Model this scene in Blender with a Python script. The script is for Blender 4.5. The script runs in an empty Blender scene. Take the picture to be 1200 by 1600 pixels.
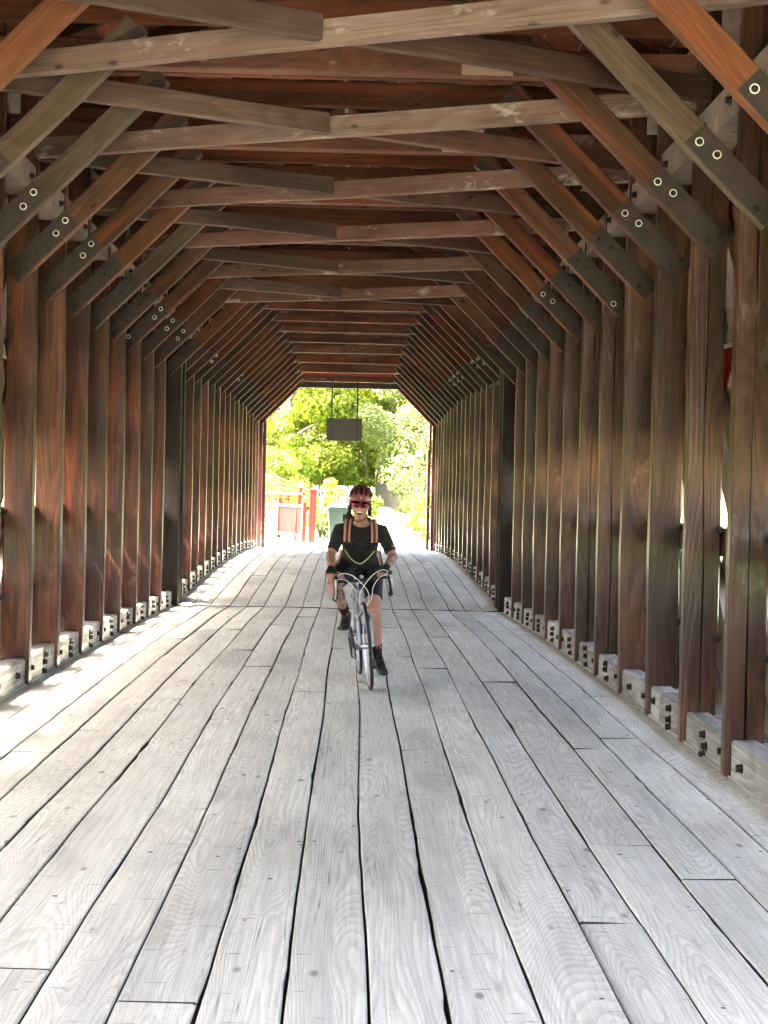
import bpy, bmesh, math, random
from math import sin, cos, pi, radians as R, sqrt
from mathutils import Vector, Matrix, noise

S = bpy.context.scene
COL = S.collection
rnd = random.Random(7)

# ------------------------------------------------------------------ camera, sky, sun, exposure
F_PX, VPX, VPY, ROLL = 2400.0, 552.0, 760.0, R(1.2)
EYE = 1.6
cam = bpy.data.cameras.new('camera')
cam.sensor_fit = 'VERTICAL'; cam.sensor_height = 36; cam.lens = 36 * F_PX / 1600
cam.clip_start = 0.1; cam.clip_end = 2000
camo = bpy.data.objects.new('camera', cam); COL.objects.link(camo)
d = Vector((VPX - 600, 800 - VPY, -F_PX)).normalized()
zc = Vector((sin(ROLL), cos(ROLL), 0)); zc = (zc - d * zc.dot(d)).normalized()
xc = d.cross(zc)
camo.matrix_world = Matrix.Translation((0, 0, EYE)) @ Matrix((xc, d, zc)).to_4x4()
S.camera = camo

SUN_DIR = Vector((-0.60, -0.06, 1.0)).normalized()      # towards the sun
w = bpy.data.worlds.new('World'); S.world = w; w.use_nodes = True
nt = w.node_tree; nt.nodes.clear()
sky = nt.nodes.new('ShaderNodeTexSky'); sky.sky_type = 'NISHITA'; sky.sun_disc = False
sky.sun_elevation = math.asin(SUN_DIR.z); sky.sun_rotation = math.atan2(SUN_DIR.x, SUN_DIR.y)
sky.air_density = 1.0; sky.dust_density = 8.0; sky.ozone_density = 0.0
bg = nt.nodes.new('ShaderNodeBackground'); bg.inputs[1].default_value = 0.15
wo = nt.nodes.new('ShaderNodeOutputWorld')
nt.links.new(sky.outputs[0], bg.inputs[0]); nt.links.new(bg.outputs[0], wo.inputs[0])
sl = bpy.data.lights.new('sun', 'SUN'); sl.energy = 3.4; sl.angle = R(0.53); sl.color = (1.0, 0.95, 0.87)
so = bpy.data.objects.new('sun', sl); COL.objects.link(so)
so.rotation_euler = SUN_DIR.to_track_quat('Z', 'Y').to_euler()
so.location = (-20, -10, 30)
S.view_settings.view_transform = 'Standard'; S.view_settings.look = 'None'
S.view_settings.exposure = 5.6; S.view_settings.gamma = 1.0; S.view_settings.use_curve_mapping = False
S.cycles.max_bounces = 12; S.cycles.diffuse_bounces = 7; S.cycles.glossy_bounces = 3
S.cycles.transmission_bounces = 4; S.cycles.transparent_max_bounces = 6
S.cycles.caustics_reflective = False; S.cycles.caustics_refractive = False
S.cycles.sample_clamp_indirect = 8
S.cycles.use_denoising = True

# ------------------------------------------------------------------ dimensions of the bridge
XL, XR = -2.30, 1.97                 # inner faces of the posts
XC = (XL + XR) / 2
Y0, YJ, Y1 = -1.2, 20.1, 38.2          # near end, joint over the pier, far end

def camber(y):
    if y < 10: return 0.13
    if y < YJ: return 0.13 * (1 - ((y - 10) / (YJ - 10)) ** 2)
    if y < Y1: return 0.185 * sin(pi * (y - YJ) / (Y1 - YJ)) + 0.03 * (y - YJ) / (Y1 - YJ)
    return 0.03

def roof_camber(y):
    if y < 7: return 0.0
    if y < YJ: return 0.04 * sin(pi * (y - 7) / (YJ - 7))
    return camber(y)

# ------------------------------------------------------------------ helpers
def link(name, me, parent=None, mat=None):
    o = bpy.data.objects.new(name, me); COL.objects.link(o)
    if mat is not None and me is not None and not me.materials: me.materials.append(mat)
    if parent is not None: o.parent = parent
    return o

def tag(o, label=None, cat=None, group=None, kind=None):
    if label: o['label'] = label
    if cat: o['category'] = cat
    if group: o['group'] = group
    if kind: o['kind'] = kind
    return o

def empty(name, loc=(0, 0, 0), rot=(0, 0, 0), **k):
    o = bpy.data.objects.new(name, None); COL.objects.link(o)
    o.location = loc; o.rotation_euler = rot
    return tag(o, **k)

class MB:
    """collects boxes, tubes and lofts into one mesh"""
    def __init__(s): s.v = []; s.f = []; s.m = []
    def add(s, vs, fs, mi=0):
        n = len(s.v); s.v += [tuple(p) for p in vs]
        s.f += [tuple(i + n for i in f) for f in fs]; s.m += [mi] * len(fs); return s
    def box(s, a, b, M=None, mi=0):
        vs = [Vector((x, y, z)) for x in (a[0], b[0]) for y in (a[1], b[1]) for z in (a[2], b[2])]
        if M is not None: vs = [M @ p for p in vs]
        return s.add(vs, [(0, 1, 3, 2), (4, 6, 7, 5), (0, 4, 5, 1), (2, 3, 7, 6), (0, 2, 6, 4), (1, 5, 7, 3)], mi)
    def tube(s, pts, rad, n=10, mi=0, cap=True, ell=None, up=None):
        pts = [Vector(p) for p in pts]
        if not hasattr(rad, '__len__'): rad = [rad] * len(pts)
        rings = []
        ref = Vector(up) if up else None
        for i, p in enumerate(pts):
            t = (pts[min(i + 1, len(pts) - 1)] - pts[max(i - 1, 0)])
            t = t.normalized() if t.length > 1e-9 else Vector((0, 0, 1))
            if ref is None:
                ref = Vector((0, 0, 1)) if abs(t.z) < 0.9 else Vector((1, 0, 0))
            a = ref - t * ref.dot(t)
            a = a.normalized() if a.length > 1e-6 else t.orthogonal().normalized()
            b = t.cross(a); 
            if up is None: ref = a
            r = rad[i]; ra, rb = (r if hasattr(r, '__len__') else (r, r))
            rings.append([p + a * (ra * cos(2 * pi * k / n)) + b * (rb * sin(2 * pi * k / n)) for k in range(n)])
        vs = [q for r in rings for q in r]; fs = []
        for i in range(len(rings) - 1):
            for k in range(n):
                fs.append((i * n + k, i * n + (k + 1) % n, (i + 1) * n + (k + 1) % n, (i + 1) * n + k))
        if cap:
            fs.append(tuple(range(n))[::-1]); fs.append(tuple((len(rings) - 1) * n + k for k in range(n)))
        return s.add(vs, fs, mi)
    def ellipsoid(s, c, r, M=None, nu=16, nv=10, mi=0):
        vs = []; fs = []
        for j in range(nv + 1):
            th = pi * j / nv
            for i in range(nu):
                ph = 2 * pi * i / nu
                p = Vector((r[0] * sin(th) * cos(ph), r[1] * sin(th) * sin(ph), r[2] * cos(th)))
                if M is not None: p = M @ p
                vs.append(p + Vector(c))
        for j in range(nv):
            for i in range(nu):
                fs.append((j * nu + i, (j + 1) * nu + i, (j + 1) * nu + (i + 1) % nu, j * nu + (i + 1) % nu))
        return s.add(vs, fs, mi)
    def torus(s, c, R_, r, axis='x', n=40, m=8, mi=0, sq=1.0):
        vs = []; fs = []
        for i in range(n):
            a = 2 * pi * i / n
            for j in range(m):
                b = 2 * pi * j / m
                rr = R_ + r * cos(b) * sq; h = r * sin(b)
                p = (h, rr * cos(a), rr * sin(a)) if axis == 'x' else (rr * cos(a), h, rr * sin(a)) if axis == 'y' else (rr * cos(a), rr * sin(a), h)
                vs.append(Vector(p) + Vector(c))
        for i in range(n):
            for j in range(m):
                fs.append((i * m + j, ((i + 1) % n) * m + j, ((i + 1) % n) * m + (j + 1) % m, i * m + (j + 1) % m))
        return s.add(vs, fs, mi)
    def mesh(s, name, mats=None, smooth=False, fix=False):
        me = bpy.data.meshes.new(name); me.from_pydata(s.v, [], s.f)
        for i, k in enumerate(s.m):
            if k: me.polygons[i].material_index = k
        if fix:
            bm = bmesh.new(); bm.from_mesh(me); bmesh.ops.remove_doubles(bm, verts=bm.verts, dist=1e-5)
            bmesh.ops.recalc_face_normals(bm, faces=bm.faces); bm.to_mesh(me); bm.free()
        if smooth:
            me.polygons.foreach_set('use_smooth', [True] * len(me.polygons))
        if mats:
            for m in (mats if isinstance(mats, (list, tuple)) else [mats]): me.materials.append(m)
        me.update(); return me
    def obj(s, name, mats, parent=None, smooth=False, fix=False):
        return link(name, s.mesh(name, mats, smooth, fix), parent)

def timber(name, L, W, T, mat, axis='z', seg=5, jit=0.004, seed=0, groove=0.0, bev=0.006):
    """a rough sawn timber: L along axis, W along x, T along y (local), chamfered and slightly bent"""
    r = random.Random(seed)
    prof = [(-W/2 + bev, -T/2), (W/2 - bev, -T/2), (W/2, -T/2 + bev), (W/2, T/2 - bev), (W/2 - bev, T/2), (-W/2 + bev, T/2), (-W/2, T/2 - bev), (-W/2, -T/2 + bev)]
    if groove:
        g = groove
        prof = [prof[0], (-g, -T/2), (-g * .4, -T/2 + .03), (g * .4, -T/2 + .03), (g, -T/2)] + prof[1:]
    n = len(prof); vs = []; fs = []
    for i in range(seg + 1):
        t = i / seg; ox = r.uniform(-jit, jit) * 1.2; oy = r.uniform(-jit, jit)
        for k, (a, b) in enumerate(prof):
            gx = r.uniform(-jit, jit) * .5 + (r.uniform(-.008, .008) if groove and 1 <= k <= 4 and 0 < i < seg else 0)
            q = (a + ox + gx, b + oy + r.uniform(-jit, jit) * .3, L * t)
            vs.append(q)
    for i in range(seg):
        for k in range(n):
            fs.append((i * n + k, i * n + (k + 1) % n, (i + 1) * n + (k + 1) % n, (i + 1) * n + k))
    fs.append(tuple(range(n))[::-1]); fs.append(tuple(seg * n + k for k in range(n)))
    if axis == 'x': vs = [(z, y, -x) for x, y, z in vs]
    if axis == 'y': vs = [(x, z, -y) for x, y, z in vs]
    me = bpy.data.meshes.new(name); me.from_pydata(vs, [], fs); me.materials.append(mat); me.update()
    return me

# ------------------------------------------------------------------ materials
class NT:
    def __init__(s, name):
        s.m = bpy.data.materials.new(name); s.m.use_nodes = True; s.t = s.m.node_tree
        s.b = s.t.nodes['Principled BSDF']; s.b.inputs['Specular IOR Level'].default_value = 0.3
    def n(s, typ, **k):
        x = s.t.nodes.new('ShaderNode' + typ)
        for a, b in k.items():
            if a.startswith('i_'):
                key = a[2:]; key = int(key) if key.isdigit() else key.replace('_', ' ')
                if hasattr(b, 'bl_idname') or isinstance(b, bpy.types.NodeSocket): s.t.links.new(b, x.inputs[key])
                else: x.inputs[key].default_value = b
            else: setattr(x, a, b)
        return x
    def math(s, op, a, b=0.5, clamp=False):
        x = s.t.nodes.new('ShaderNodeMath'); x.operation = op; x.use_clamp = clamp
        for i, v in enumerate((a, b)):
            if isinstance(v, bpy.types.NodeSocket): s.t.links.new(v, x.inputs[i])
            else: x.inputs[i].default_value = v
        return x.outputs[0]
    def mix(s, f, a, b, blend='MIX'):
        x = s.t.nodes.new('ShaderNodeMix'); x.data_type = 'RGBA'; x.blend_type = blend
        for i, v in ((0, f), (6, a), (7, b)):
            if isinstance(v, bpy.types.NodeSocket): s.t.links.new(v, x.inputs[i])
            elif i == 0: x.inputs[0].default_value = v
            else: x.inputs[i].default_value = (*v, 1) if len(v) == 3 else v
        return x.outputs[2]
    def ramp(s, f, stops):
        x = s.t.nodes.new('ShaderNodeValToRGB'); e = x.color_ramp.elements
        while len(e) < len(stops): e.new(0.5)
        for k, (p, c) in enumerate(stops):
            e[k].position = p; e[k].color = (c, c, c, 1) if not hasattr(c, '__len__') else (*c, 1)
        s.t.links.new(f, x.inputs[0]); return x.outputs[0]
    def set(s, **k):
        for a, b in k.items():
            key = a.replace('_', ' ')
            if isinstance(b, bpy.types.NodeSocket): s.t.links.new(b, s.b.inputs[key])
            else: s.b.inputs[key].default_value = (*b, 1) if hasattr(b, '__len__') and len(b) == 3 else b
        return s.m
    def bump(s, h, strength=0.3, dist=0.01):
        x = s.t.nodes.new('ShaderNodeBump'); x.inputs['Strength'].default_value = strength; x.inputs['Distance'].default_value = dist
        s.t.links.new(h, x.inputs['Height']); s.t.links.new(x.outputs[0], s.b.inputs['Normal'])

def plain(name, col, rough=0.6, metal=0.0, var=0.12, scale=8, spec=0.3):
    k = NT(name)
    tc = k.n('TexCoord'); nz = k.n('TexNoise', i_Scale=scale, i_Detail=4.0)
    k.t.links.new(tc.outputs['Object'], nz.inputs['Vector'])
    f = k.ramp(nz.outputs[0], [(0.3, 1 - var), (0.7, 1 + var)])
    c = k.mix(1.0, col, f, 'MULTIPLY')
    k.b.inputs['Specular IOR Level'].default_value = spec
    return k.set(Base_Color=c, Roughness=rough, Metallic=metal)

def wood(name, dark, mid, light, axis='z', ring=7.0, line=0.35, stain=None, stain_amt=0.0, rough=0.75,
         fibre=0.25, cracks=0.5, rings_col=None, bump=0.4, spots=0.0, var=0.25, dashes=0.0, spec=0.2, huevar=None, low=(3.2, .55), macro=0.0):
    k = NT(name)
    tc = k.n('TexCoord'); oi = k.n('ObjectInfo')
    off = k.n('Combine' + 'XYZ'); 
    for i, m_ in enumerate((37.0, 53.0, 71.0)):
        k.t.links.new(k.math('MULTIPLY', oi.outputs['Random'], m_), off.inputs[i])
    add = k.n('VectorMath', operation='ADD'); k.t.links.new(tc.outputs['Object'], add.inputs[0]); k.t.links.new(off.outputs[0], add.inputs[1])
    def scaled(a, l):
        sc = [a, a, a]; sc['xyz'.index(axis)] = l
        v = k.n('VectorMath', operation='MULTIPLY'); k.t.links.new(add.outputs[0], v.inputs[0]); v.inputs[1].default_value = sc
        return v.outputs[0]
    n1 = k.n('TexNoise', i_Scale=1.0, i_Detail=1.5, i_Roughness=0.45, i_Distortion=0.3); k.t.links.new(scaled(*low), n1.inputs['Vector'])
    x = k.math('MULTIPLY', n1.outputs[0], ring * 2.2)
    fr = k.math('FRACT', x)
    rings = k.ramp(fr, [(0.0, 1.0), (0.35, 0.75), (0.8, 0.0), (0.93, 0.12), (1.0, 1.0)])   # dark line at each growth ring
    n2 = k.n('TexNoise', i_Scale=1.0, i_Detail=3.0, i_Roughness=0.6); k.t.links.new(scaled(75, 2.2), n2.inputs['Vector'])
    n3 = k.n('TexNoise', i_Scale=1.0, i_Detail=4.0, i_Roughness=0.6); k.t.links.new(scaled(1.9, 0.9), n3.inputs['Vector'])
    tone = k.ramp(n3.outputs[0], [(0.28, dark), (0.5, mid), (0.72, light)])
    rv = k.ramp(oi.outputs['Random'], [(0.0, 1 - var), (1.0, 1 + var)])
    c = k.mix(1.0, tone, rv, 'MULTIPLY')
    if huevar is not None:
        r2 = k.math('FRACT', k.math('MULTIPLY', oi.outputs['Random'], 17.3))
        c = k.mix(k.ramp(r2, [(0.35, 0.0), (0.9, 0.75)]), c, k.mix(1.0, c, huevar, 'MULTIPLY'))
    if stain is not None:
        n4 = k.n('TexNoise', i_Scale=1.0, i_Detail=4.0, i_Roughness=0.65, i_Distortion=0.4); k.t.links.new(scaled(9.0, 0.5), n4.inputs['Vector'])
        sf = k.ramp(n4.outputs[0], [(0.52, 0.0), (0.66, stain_amt)])
        c = k.mix(sf, c, stain)
    rl = k.mix(1.0, c, rings_col or (0.55, 0.5, 0.46), 'MULTIPLY')
    inv = k.math('SUBTRACT', 1.0, rings)
    c = k.mix(k.math('MULTIPLY', inv, line), c, rl)
    fb = k.ramp(n2.outputs[0], [(0.3, 1 - fibre), (0.7, 1 + fibre * .7)])
    c = k.mix(1.0, c, fb, 'MULTIPLY')
    hgt = k.math('ADD', k.math('MULTIPLY', rings, 0.5), k.math('MULTIPLY', n2.outputs[0], 0.6))
    # drying checks: thin ridges of a stretched noise
    n5 = k.n('TexNoise', i_Scale=1.0, i_Detail=3.0, i_Roughness=0.5); k.t.links.new(scaled(11, 0.10), n5.inputs['Vector'])
    ridge = k.math('ABSOLUTE', k.math('SUBTRACT', n5.outputs[0], 0.5))
    ck = k.ramp(ridge, [(0.0, 1.0), (0.005, 0.0)])
    n6 = k.n('TexNoise', i_Scale=1.0, i_Detail=2.0); k.t.links.new(scaled(2.3, 0.8), n6.inputs['Vector'])
    ck = k.math('MULTIPLY', ck, k.ramp(n6.outputs[0], [(0.5, 0.0), (0.6, cracks)]))
    c = k.mix(ck, c, (0.012, 0.009, 0.007))
    hgt = k.math('SUBTRACT', hgt, k.math('MULTIPLY', ck, 0.7))
    # knots
    vo = k.n('TexVoronoi', i_Scale=1.0); k.t.links.new(scaled(5.2, 2.3), vo.inputs['Vector'])
    kn = k.ramp(vo.outputs['Distance'], [(0.045, 1.0), (0.10, 0.0)])
    c = k.mix(k.math('MULTIPLY', kn, 0.85), c, tuple(q * .35 for q in dark))
    if dashes:
        sc = [6.0] * 3; sc['xyz'.index(axis)] = 46
        v = k.n('VectorMath', operation='MULTIPLY'); k.t.links.new(add.outputs[0], v.inputs[0]); v.inputs[1].default_value = sc
        n7 = k.n('TexNoise', i_Scale=1.0, i_Detail=2.0); k.t.links.new(v.outputs[0], n7.inputs['Vector'])
        ds = k.ramp(n7.outputs[0], [(0.68, 0.0), (0.74, dashes)])
        c = k.mix(ds, c, tuple(q * .3 for q in dark))
        vo2 = k.n('TexVoronoi', i_Scale=6.0); k.t.links.new(add.outputs[0], vo2.inputs['Vector'])
        nl = k.ramp(vo2.outputs['Distance'], [(0.05, 0.9), (0.07, 0.0)])
        c = k.mix(nl, c, (0.03, 0.025, 0.02))
    if spots:
        n8 = k.n('TexNoise', i_Scale=1.0, i_Detail=5.0, i_Roughness=0.7); k.t.links.new(scaled(5, 2.5), n8.inputs['Vector'])
        c = k.mix(k.ramp(n8.outputs[0], [(0.6, 0.0), (0.72, spots)]), c, (0.55, 0.5, 0.42))
    if macro:
        gp = k.n('NewGeometry'); mv = k.n('VectorMath', operation='MULTIPLY'); k.t.links.new(gp.outputs['Position'], mv.inputs[0]); mv.inputs[1].default_value = (1.6, .35, 1)
        n9 = k.n('TexNoise', i_Scale=1.0, i_Detail=6.0, i_Roughness=.65); k.t.links.new(mv.outputs[0], n9.inputs['Vector'])
        c = k.mix(1.0, c, k.ramp(n9.outputs[0], [(0.35, 1 - macro), (0.5, 1.0), (0.7, 1.05)]), 'MULTIPLY')
        n10 = k.n('TexNoise', i_Scale=160.0, i_Detail=2.0); k.t.links.new(tc.outputs['Object'], n10.inputs['Vector'])
        c = k.mix(1.0, c, k.ramp(n10.outputs[0], [(0.35, .86), (0.6, 1.05)]), 'MULTIPLY')
    k.bump(hgt, bump, 0.004)
    k.b.inputs['Specular IOR Level'].default_value = spec
    return k.set(Base_Color=c, Roughness=rough)

M = {}
M['floor'] = wood('weathered_floor', (0.5524, 0.5435, 0.4704), (0.6549, 0.6487, 0.567), (0.6995, 0.697, 0.609), 'y', ring=40, line=0.42, fibre=0.18,
                  cracks=0.6, rings_col=(0.55, 0.54, 0.53), bump=0.35, var=0.09, dashes=0.7, rough=0.85, low=(2.6, .28), macro=.22)
M['plank_side'] = plain('grimy_shaded_plank_edge', (0.035, 0.028, 0.022), 0.95, var=.3)  # joint dirt, coloured dark so lit plank sides read as shaded gaps
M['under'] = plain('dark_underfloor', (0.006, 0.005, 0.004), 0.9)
ST = (0.30, 0.075, 0.022)
M['post_left'] = wood('left_posts', (0.0211, 0.0083, 0.0048), (0.0578, 0.0232, 0.012), (0.13, 0.0581, 0.0328), 'z', stain=ST, stain_amt=0.45, line=0.75, ring=12, low=(2.6, .3), huevar=(1.25, 0.85, 0.7), rough=.34, spec=.42, fibre=.4, var=.35, bump=.25, spots=.12)
M['post_right'] = wood('right_posts', (0.0238, 0.0113, 0.0054), (0.0654, 0.0312, 0.0155), (0.1484, 0.0746, 0.0384), 'z', stain=(0.20, 0.09, 0.045), stain_amt=0.2, line=0.8, ring=12, low=(2.6, .3), huevar=(1.08, 0.94, 0.85), rough=.33, spec=.42, fibre=.4, var=.35, bump=.25, spots=.12)
M['post_dark'] = wood('pier_posts', (0.021, 0.014, 0.0105), (0.035, 0.0245, 0.0189), (0.049, 0.035, 0.028), 'z')
M['sill'] = wood('pale_sill', (0.2612, 0.2479, 0.2166), (0.3971, 0.3912, 0.359), (0.5225, 0.5234, 0.4902), 'y', line=0.5, cracks=1.0, var=0.22, fibre=.35, stain=(.14,.115,.09), stain_amt=.6)
M['knee'] = wood('knee_timber', (0.0348, 0.0158, 0.0078), (0.0685, 0.0334, 0.0164), (0.1095, 0.0615, 0.0329), 'x', stain=ST, stain_amt=0.35, huevar=(1.35, 0.72, 0.5), var=0.3)
M['knee_pale'] = wood('pale_knee_timber', (0.0486, 0.0328, 0.0188), (0.0847, 0.0588, 0.035), (0.1216, 0.0873, 0.0552), 'x', line=0.45)
M['knee_orange'] = wood('orange_knee_timber', (0.0967, 0.0321, 0.0113), (0.1264, 0.0465, 0.0176), (0.1562, 0.068, 0.0282), 'x', stain=(0.28, 0.06, 0.02), stain_amt=0.6, line=0.4)
M['brace'] = wood('brace_timber', (0.0803, 0.0475, 0.0348), (0.1268, 0.0831, 0.0619), (0.1774, 0.1267, 0.1007), 'x', line=0.35, spots=0.5, huevar=(1.1, 0.8, 0.72), var=0.2)
M['brace_dark'] = wood('dark_brace_timber', (0.0411, 0.0242, 0.0161), (0.0797, 0.0483, 0.0335), (0.1235, 0.0801, 0.0583), 'x', line=0.4, huevar=(1.1, 0.8, 0.72), var=0.3)
M['tie'] = wood('tie_timber', (0.0525, 0.0202, 0.011), (0.0955, 0.0419, 0.0244), (0.1431, 0.0755, 0.0473), 'x', stain=ST, stain_amt=0.45, line=0.4, huevar=(1.2, 0.7, 0.55), var=0.25, spots=0.3)
M['roof'] = wood('roof_board', (0.0846, 0.0245, 0.0108), (0.1551, 0.049, 0.0214), (0.2257, 0.0842, 0.0388), 'y', stain=ST, stain_amt=0.5, line=0.4)
M['siding_brown'] = wood('brown_siding', (.035, .022, .014), (.06, .04, .026), (.09, .062, .042), 'z')
M['collar'] = wood('red_brown_collar', (0.0705, 0.024, 0.011), (0.1245, 0.0464, 0.0221), (0.1742, 0.0759, 0.0394), 'x', stain=ST, stain_amt=0.5, line=0.4, huevar=(.7, .75, .8), var=.3)
M['rafter'] = wood('rafter_timber', (0.0561, 0.0216, 0.0107), (0.0933, 0.0396, 0.02), (0.1245, 0.06, 0.0354), 'x', line=0.4)
M['lattice'] = wood('lattice_timber', (0.1129, 0.0846, 0.0635), (0.1764, 0.1375, 0.1058), (0.254, 0.2117, 0.1694), 'x', line=0.4)
M['splice'] = wood('splice_board', (0.30, 0.19, 0.12), (0.40, 0.27, 0.18), (0.48, 0.34, 0.24), 'x', line=0.3, dashes=0.9)
M['red'] = plain('red_paint', (0.50, 0.035, 0.03), 0.6, var=0.2, scale=14)
M['red_pale'] = plain('sun_faded_red_paint', (0.065, 0.014, 0.011), 0.7, var=0.2, scale=14)
M['red_dark'] = plain('dark_red_paint', (0.045, 0.006, 0.006), 0.6)
M['orange_sunlit'] = plain('sunlit_orange_jamb', (0.16, 0.065, 0.025), 0.7)  # orange tone paints in sunlight on the upper part of the red jamb
def rusty(name, col, rust, scale=16, rough=.6):
    k = NT(name); tc = k.n('TexCoord'); oi = k.n('ObjectInfo')
    ad = k.n('VectorMath', operation='ADD'); k.t.links.new(tc.outputs['Object'], ad.inputs[0])
    cb = k.n('CombineXYZ'); k.t.links.new(k.math('MULTIPLY', oi.outputs['Random'], 41.0), cb.inputs[0]); k.t.links.new(cb.outputs[0], ad.inputs[1])
    nz = k.n('TexNoise', i_Scale=scale, i_Detail=6.0, i_Roughness=.7); k.t.links.new(ad.outputs[0], nz.inputs['Vector'])
    c = k.mix(k.ramp(nz.outputs[0], [(.42, 0.0), (.66, .85)]), col, rust)
    k.bump(nz.outputs[0], .3, .003)
    return k.set(Base_Color=c, Roughness=rough)
M['steel'] = rusty('dark_steel_plate', (0.020, 0.016, 0.013), (0.055, 0.026, 0.014))
M['bolt'] = plain('black_bolt', (0.02, 0.016, 0.013), 0.5, 0.4)
M['washer'] = plain('bright_washer', (0.72, 0.66, 0.54), 0.45, 0.3)

# ------------------------------------------------------------------ deck planks (setting)
deck = tag(MB().box((XL - .1, -9, -.34), (XR + .1, Y1 + .2, -.12)).obj('bridge_deck', M['under']), kind='structure')
NROW = 18
edges = [XL - .02 + (XR - XL + .04) * i / NROW for i in range(NROW + 1)]
r0 = random.Random(21)
for i in range(1, NROW): edges[i] += r0.uniform(-.022, .022)
edges[0] = XL - .012; edges[-1] = XR + .012
def gap_x(i, y):
    a = edges[i]
    if i in (0, NROW): return a
    return a + .013 * (noise.noise(Vector((i * 7.3, y * .35, 1.0)))) * 1.6 + .003 * noise.noise(Vector((i * 3.1, y * 2.7, 5.0)))
def chip(i, y):
    """extra splintered width lost at a plank edge"""
    n = noise.noise(Vector((i * 11.7, y * 1.1, 9.0)))
    n2 = noise.noise(Vector((i * 5.7, y * 9.0, 2.0)))
    return max(0, n - .28) * .035 * (0.5 + n2) if n > .28 else 0
def plank(row, ya, yb):
    L = yb - ya
    seg = max(3, int(L / (.14 if ya < 12 else .5 if ya < YJ else .7)))
    dz = r0.uniform(-.004, .003); tilt = r0.uniform(-.003, .003)
    vs = []; fs = []; bev = .005
    ga, gb = r0.uniform(.002, .006), r0.uniform(.002, .006)
    for k in range(seg + 1):
        y = ya + L * k / seg; z = camber(y) + dz
        x0 = gap_x(row, y) + ga + abs(chip(row, y)); x1 = gap_x(row + 1, y) - gb - abs(chip(row + 1 + 40, y))
        vs += [(x0, y, z - .075), (x0, y, z - bev - tilt), (x0 + bev, y, z - tilt), (x1 - bev, y, z + tilt), (x1, y, z + tilt - bev), (x1, y, z - .075)]
    for k in range(seg):
        for j in range(5):
            a = k * 6 + j; fs.append((a, a + 1, a + 7, a + 6))
    fs.append((0, 5, 4, 3, 2, 1)); e = seg * 6; fs.append((e, e + 1, e + 2, e + 3, e + 4, e + 5))
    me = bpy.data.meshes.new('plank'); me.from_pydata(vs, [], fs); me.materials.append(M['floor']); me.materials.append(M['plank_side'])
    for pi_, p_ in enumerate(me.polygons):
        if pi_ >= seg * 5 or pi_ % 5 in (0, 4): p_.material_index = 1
    bm = bmesh.new(); bm.from_mesh(me); bmesh.ops.recalc_face_normals(bm, faces=bm.faces); bm.to_mesh(me); bm.free()
    link('plank', me, deck)
for row in range(NROW):
    y = -6.0 - r0.uniform(0, 3)
    while y < YJ - .1:
        L = r0.choice([3.0, 3.6, 4.2, 4.8, 5.4]) + r0.uniform(-.2, .2)
        ye = min(y + L, YJ - .05)
        if YJ - ye < 1.0: ye = YJ - .06
        plank(row, y, ye - .005); y = ye
        if ye >= YJ - .06: break
    y = YJ + .05 
    while y < Y1 - .02:
        L = r0.choice([4.2, 4.8, 5.4, 6.0]) + r0.uniform(-.3, .3)
        ye = min(y + L, Y1 + .1)
        if Y1 + .1 - ye < 1.2: ye = Y1 + .1
        plank(row, y, ye - .005); y = ye
# narrow boards that close the deck along both walls
for sx, x in ((-1, XL), (1, XR)):
    y = -6
    while y < Y1:
        L = r0.uniform(1.3, 2.6); ye = min(y + L, Y1 + .1)
        m = MB(); x0 = x + sx * .014; x1 = x + sx * .062
        n = 3
        for k in range(n):
            a = y + (ye - y) * k / n; b = y + (ye - y) * (k + 1) / n
            za, zb = camber(a) + .004, camber(b) + .004
            m.add([(x0, a, za - .06), (x1, a, za - .06), (x1, a, za), (x0, a, za), (x0, b - .006 * (k == n - 1), zb - .06), (x1, b - .006 * (k == n - 1), zb - .06), (x1, b - .006 * (k == n - 1), zb), (x0, b - .006 * (k == n - 1), zb)],
                  [(0, 1, 2, 3), (4, 7, 6, 5), (0, 4, 5, 1), (1, 5, 6, 2), (2, 6, 7, 3), (3, 7, 4, 0)])
        m.obj('edge_board', M['floor'], deck); y = ye

# ------------------------------------------------------------------ the two truss walls
def wall_ys(first):
    near = []; y = first
    while y > Y0: y -= 1.08
    y += 1.08
    while y < YJ - .55: near.append(y); y += 1.08
    far = []; y = YJ + .75
    while y < Y1 - .3: far.append(y); y += 1.08
    return near, far
PT = .095          # post thickness along the bridge
post_meshes = {}
def get_post(side, variant):
    key = (side, variant)
    if key not in post_meshes:
        post_meshes[key] = timber('post', 4.75, .205, PT, M['post_right' if side > 0 else 'post_left'], 'z', 7, .005, seed=variant * 7 + side, groove=.003 if side > 0 and variant < 2 else 0)
    return post_meshes[key]
KL = 1.66
knee_meshes = {k: timber('knee_brace', KL, .15, .085, M[k], 'x', 4, .003, seed=hash(k) % 50) for k in ('knee', 'knee_pale', 'knee_orange')}
for k_, s_ in (('knee', 3), ('knee_pale', 11), ('knee_orange', 19)):
    knee_meshes[k_] = timber('knee_brace', KL, .15, .085, M[k_], 'x', 4, .003, seed=s_)
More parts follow.
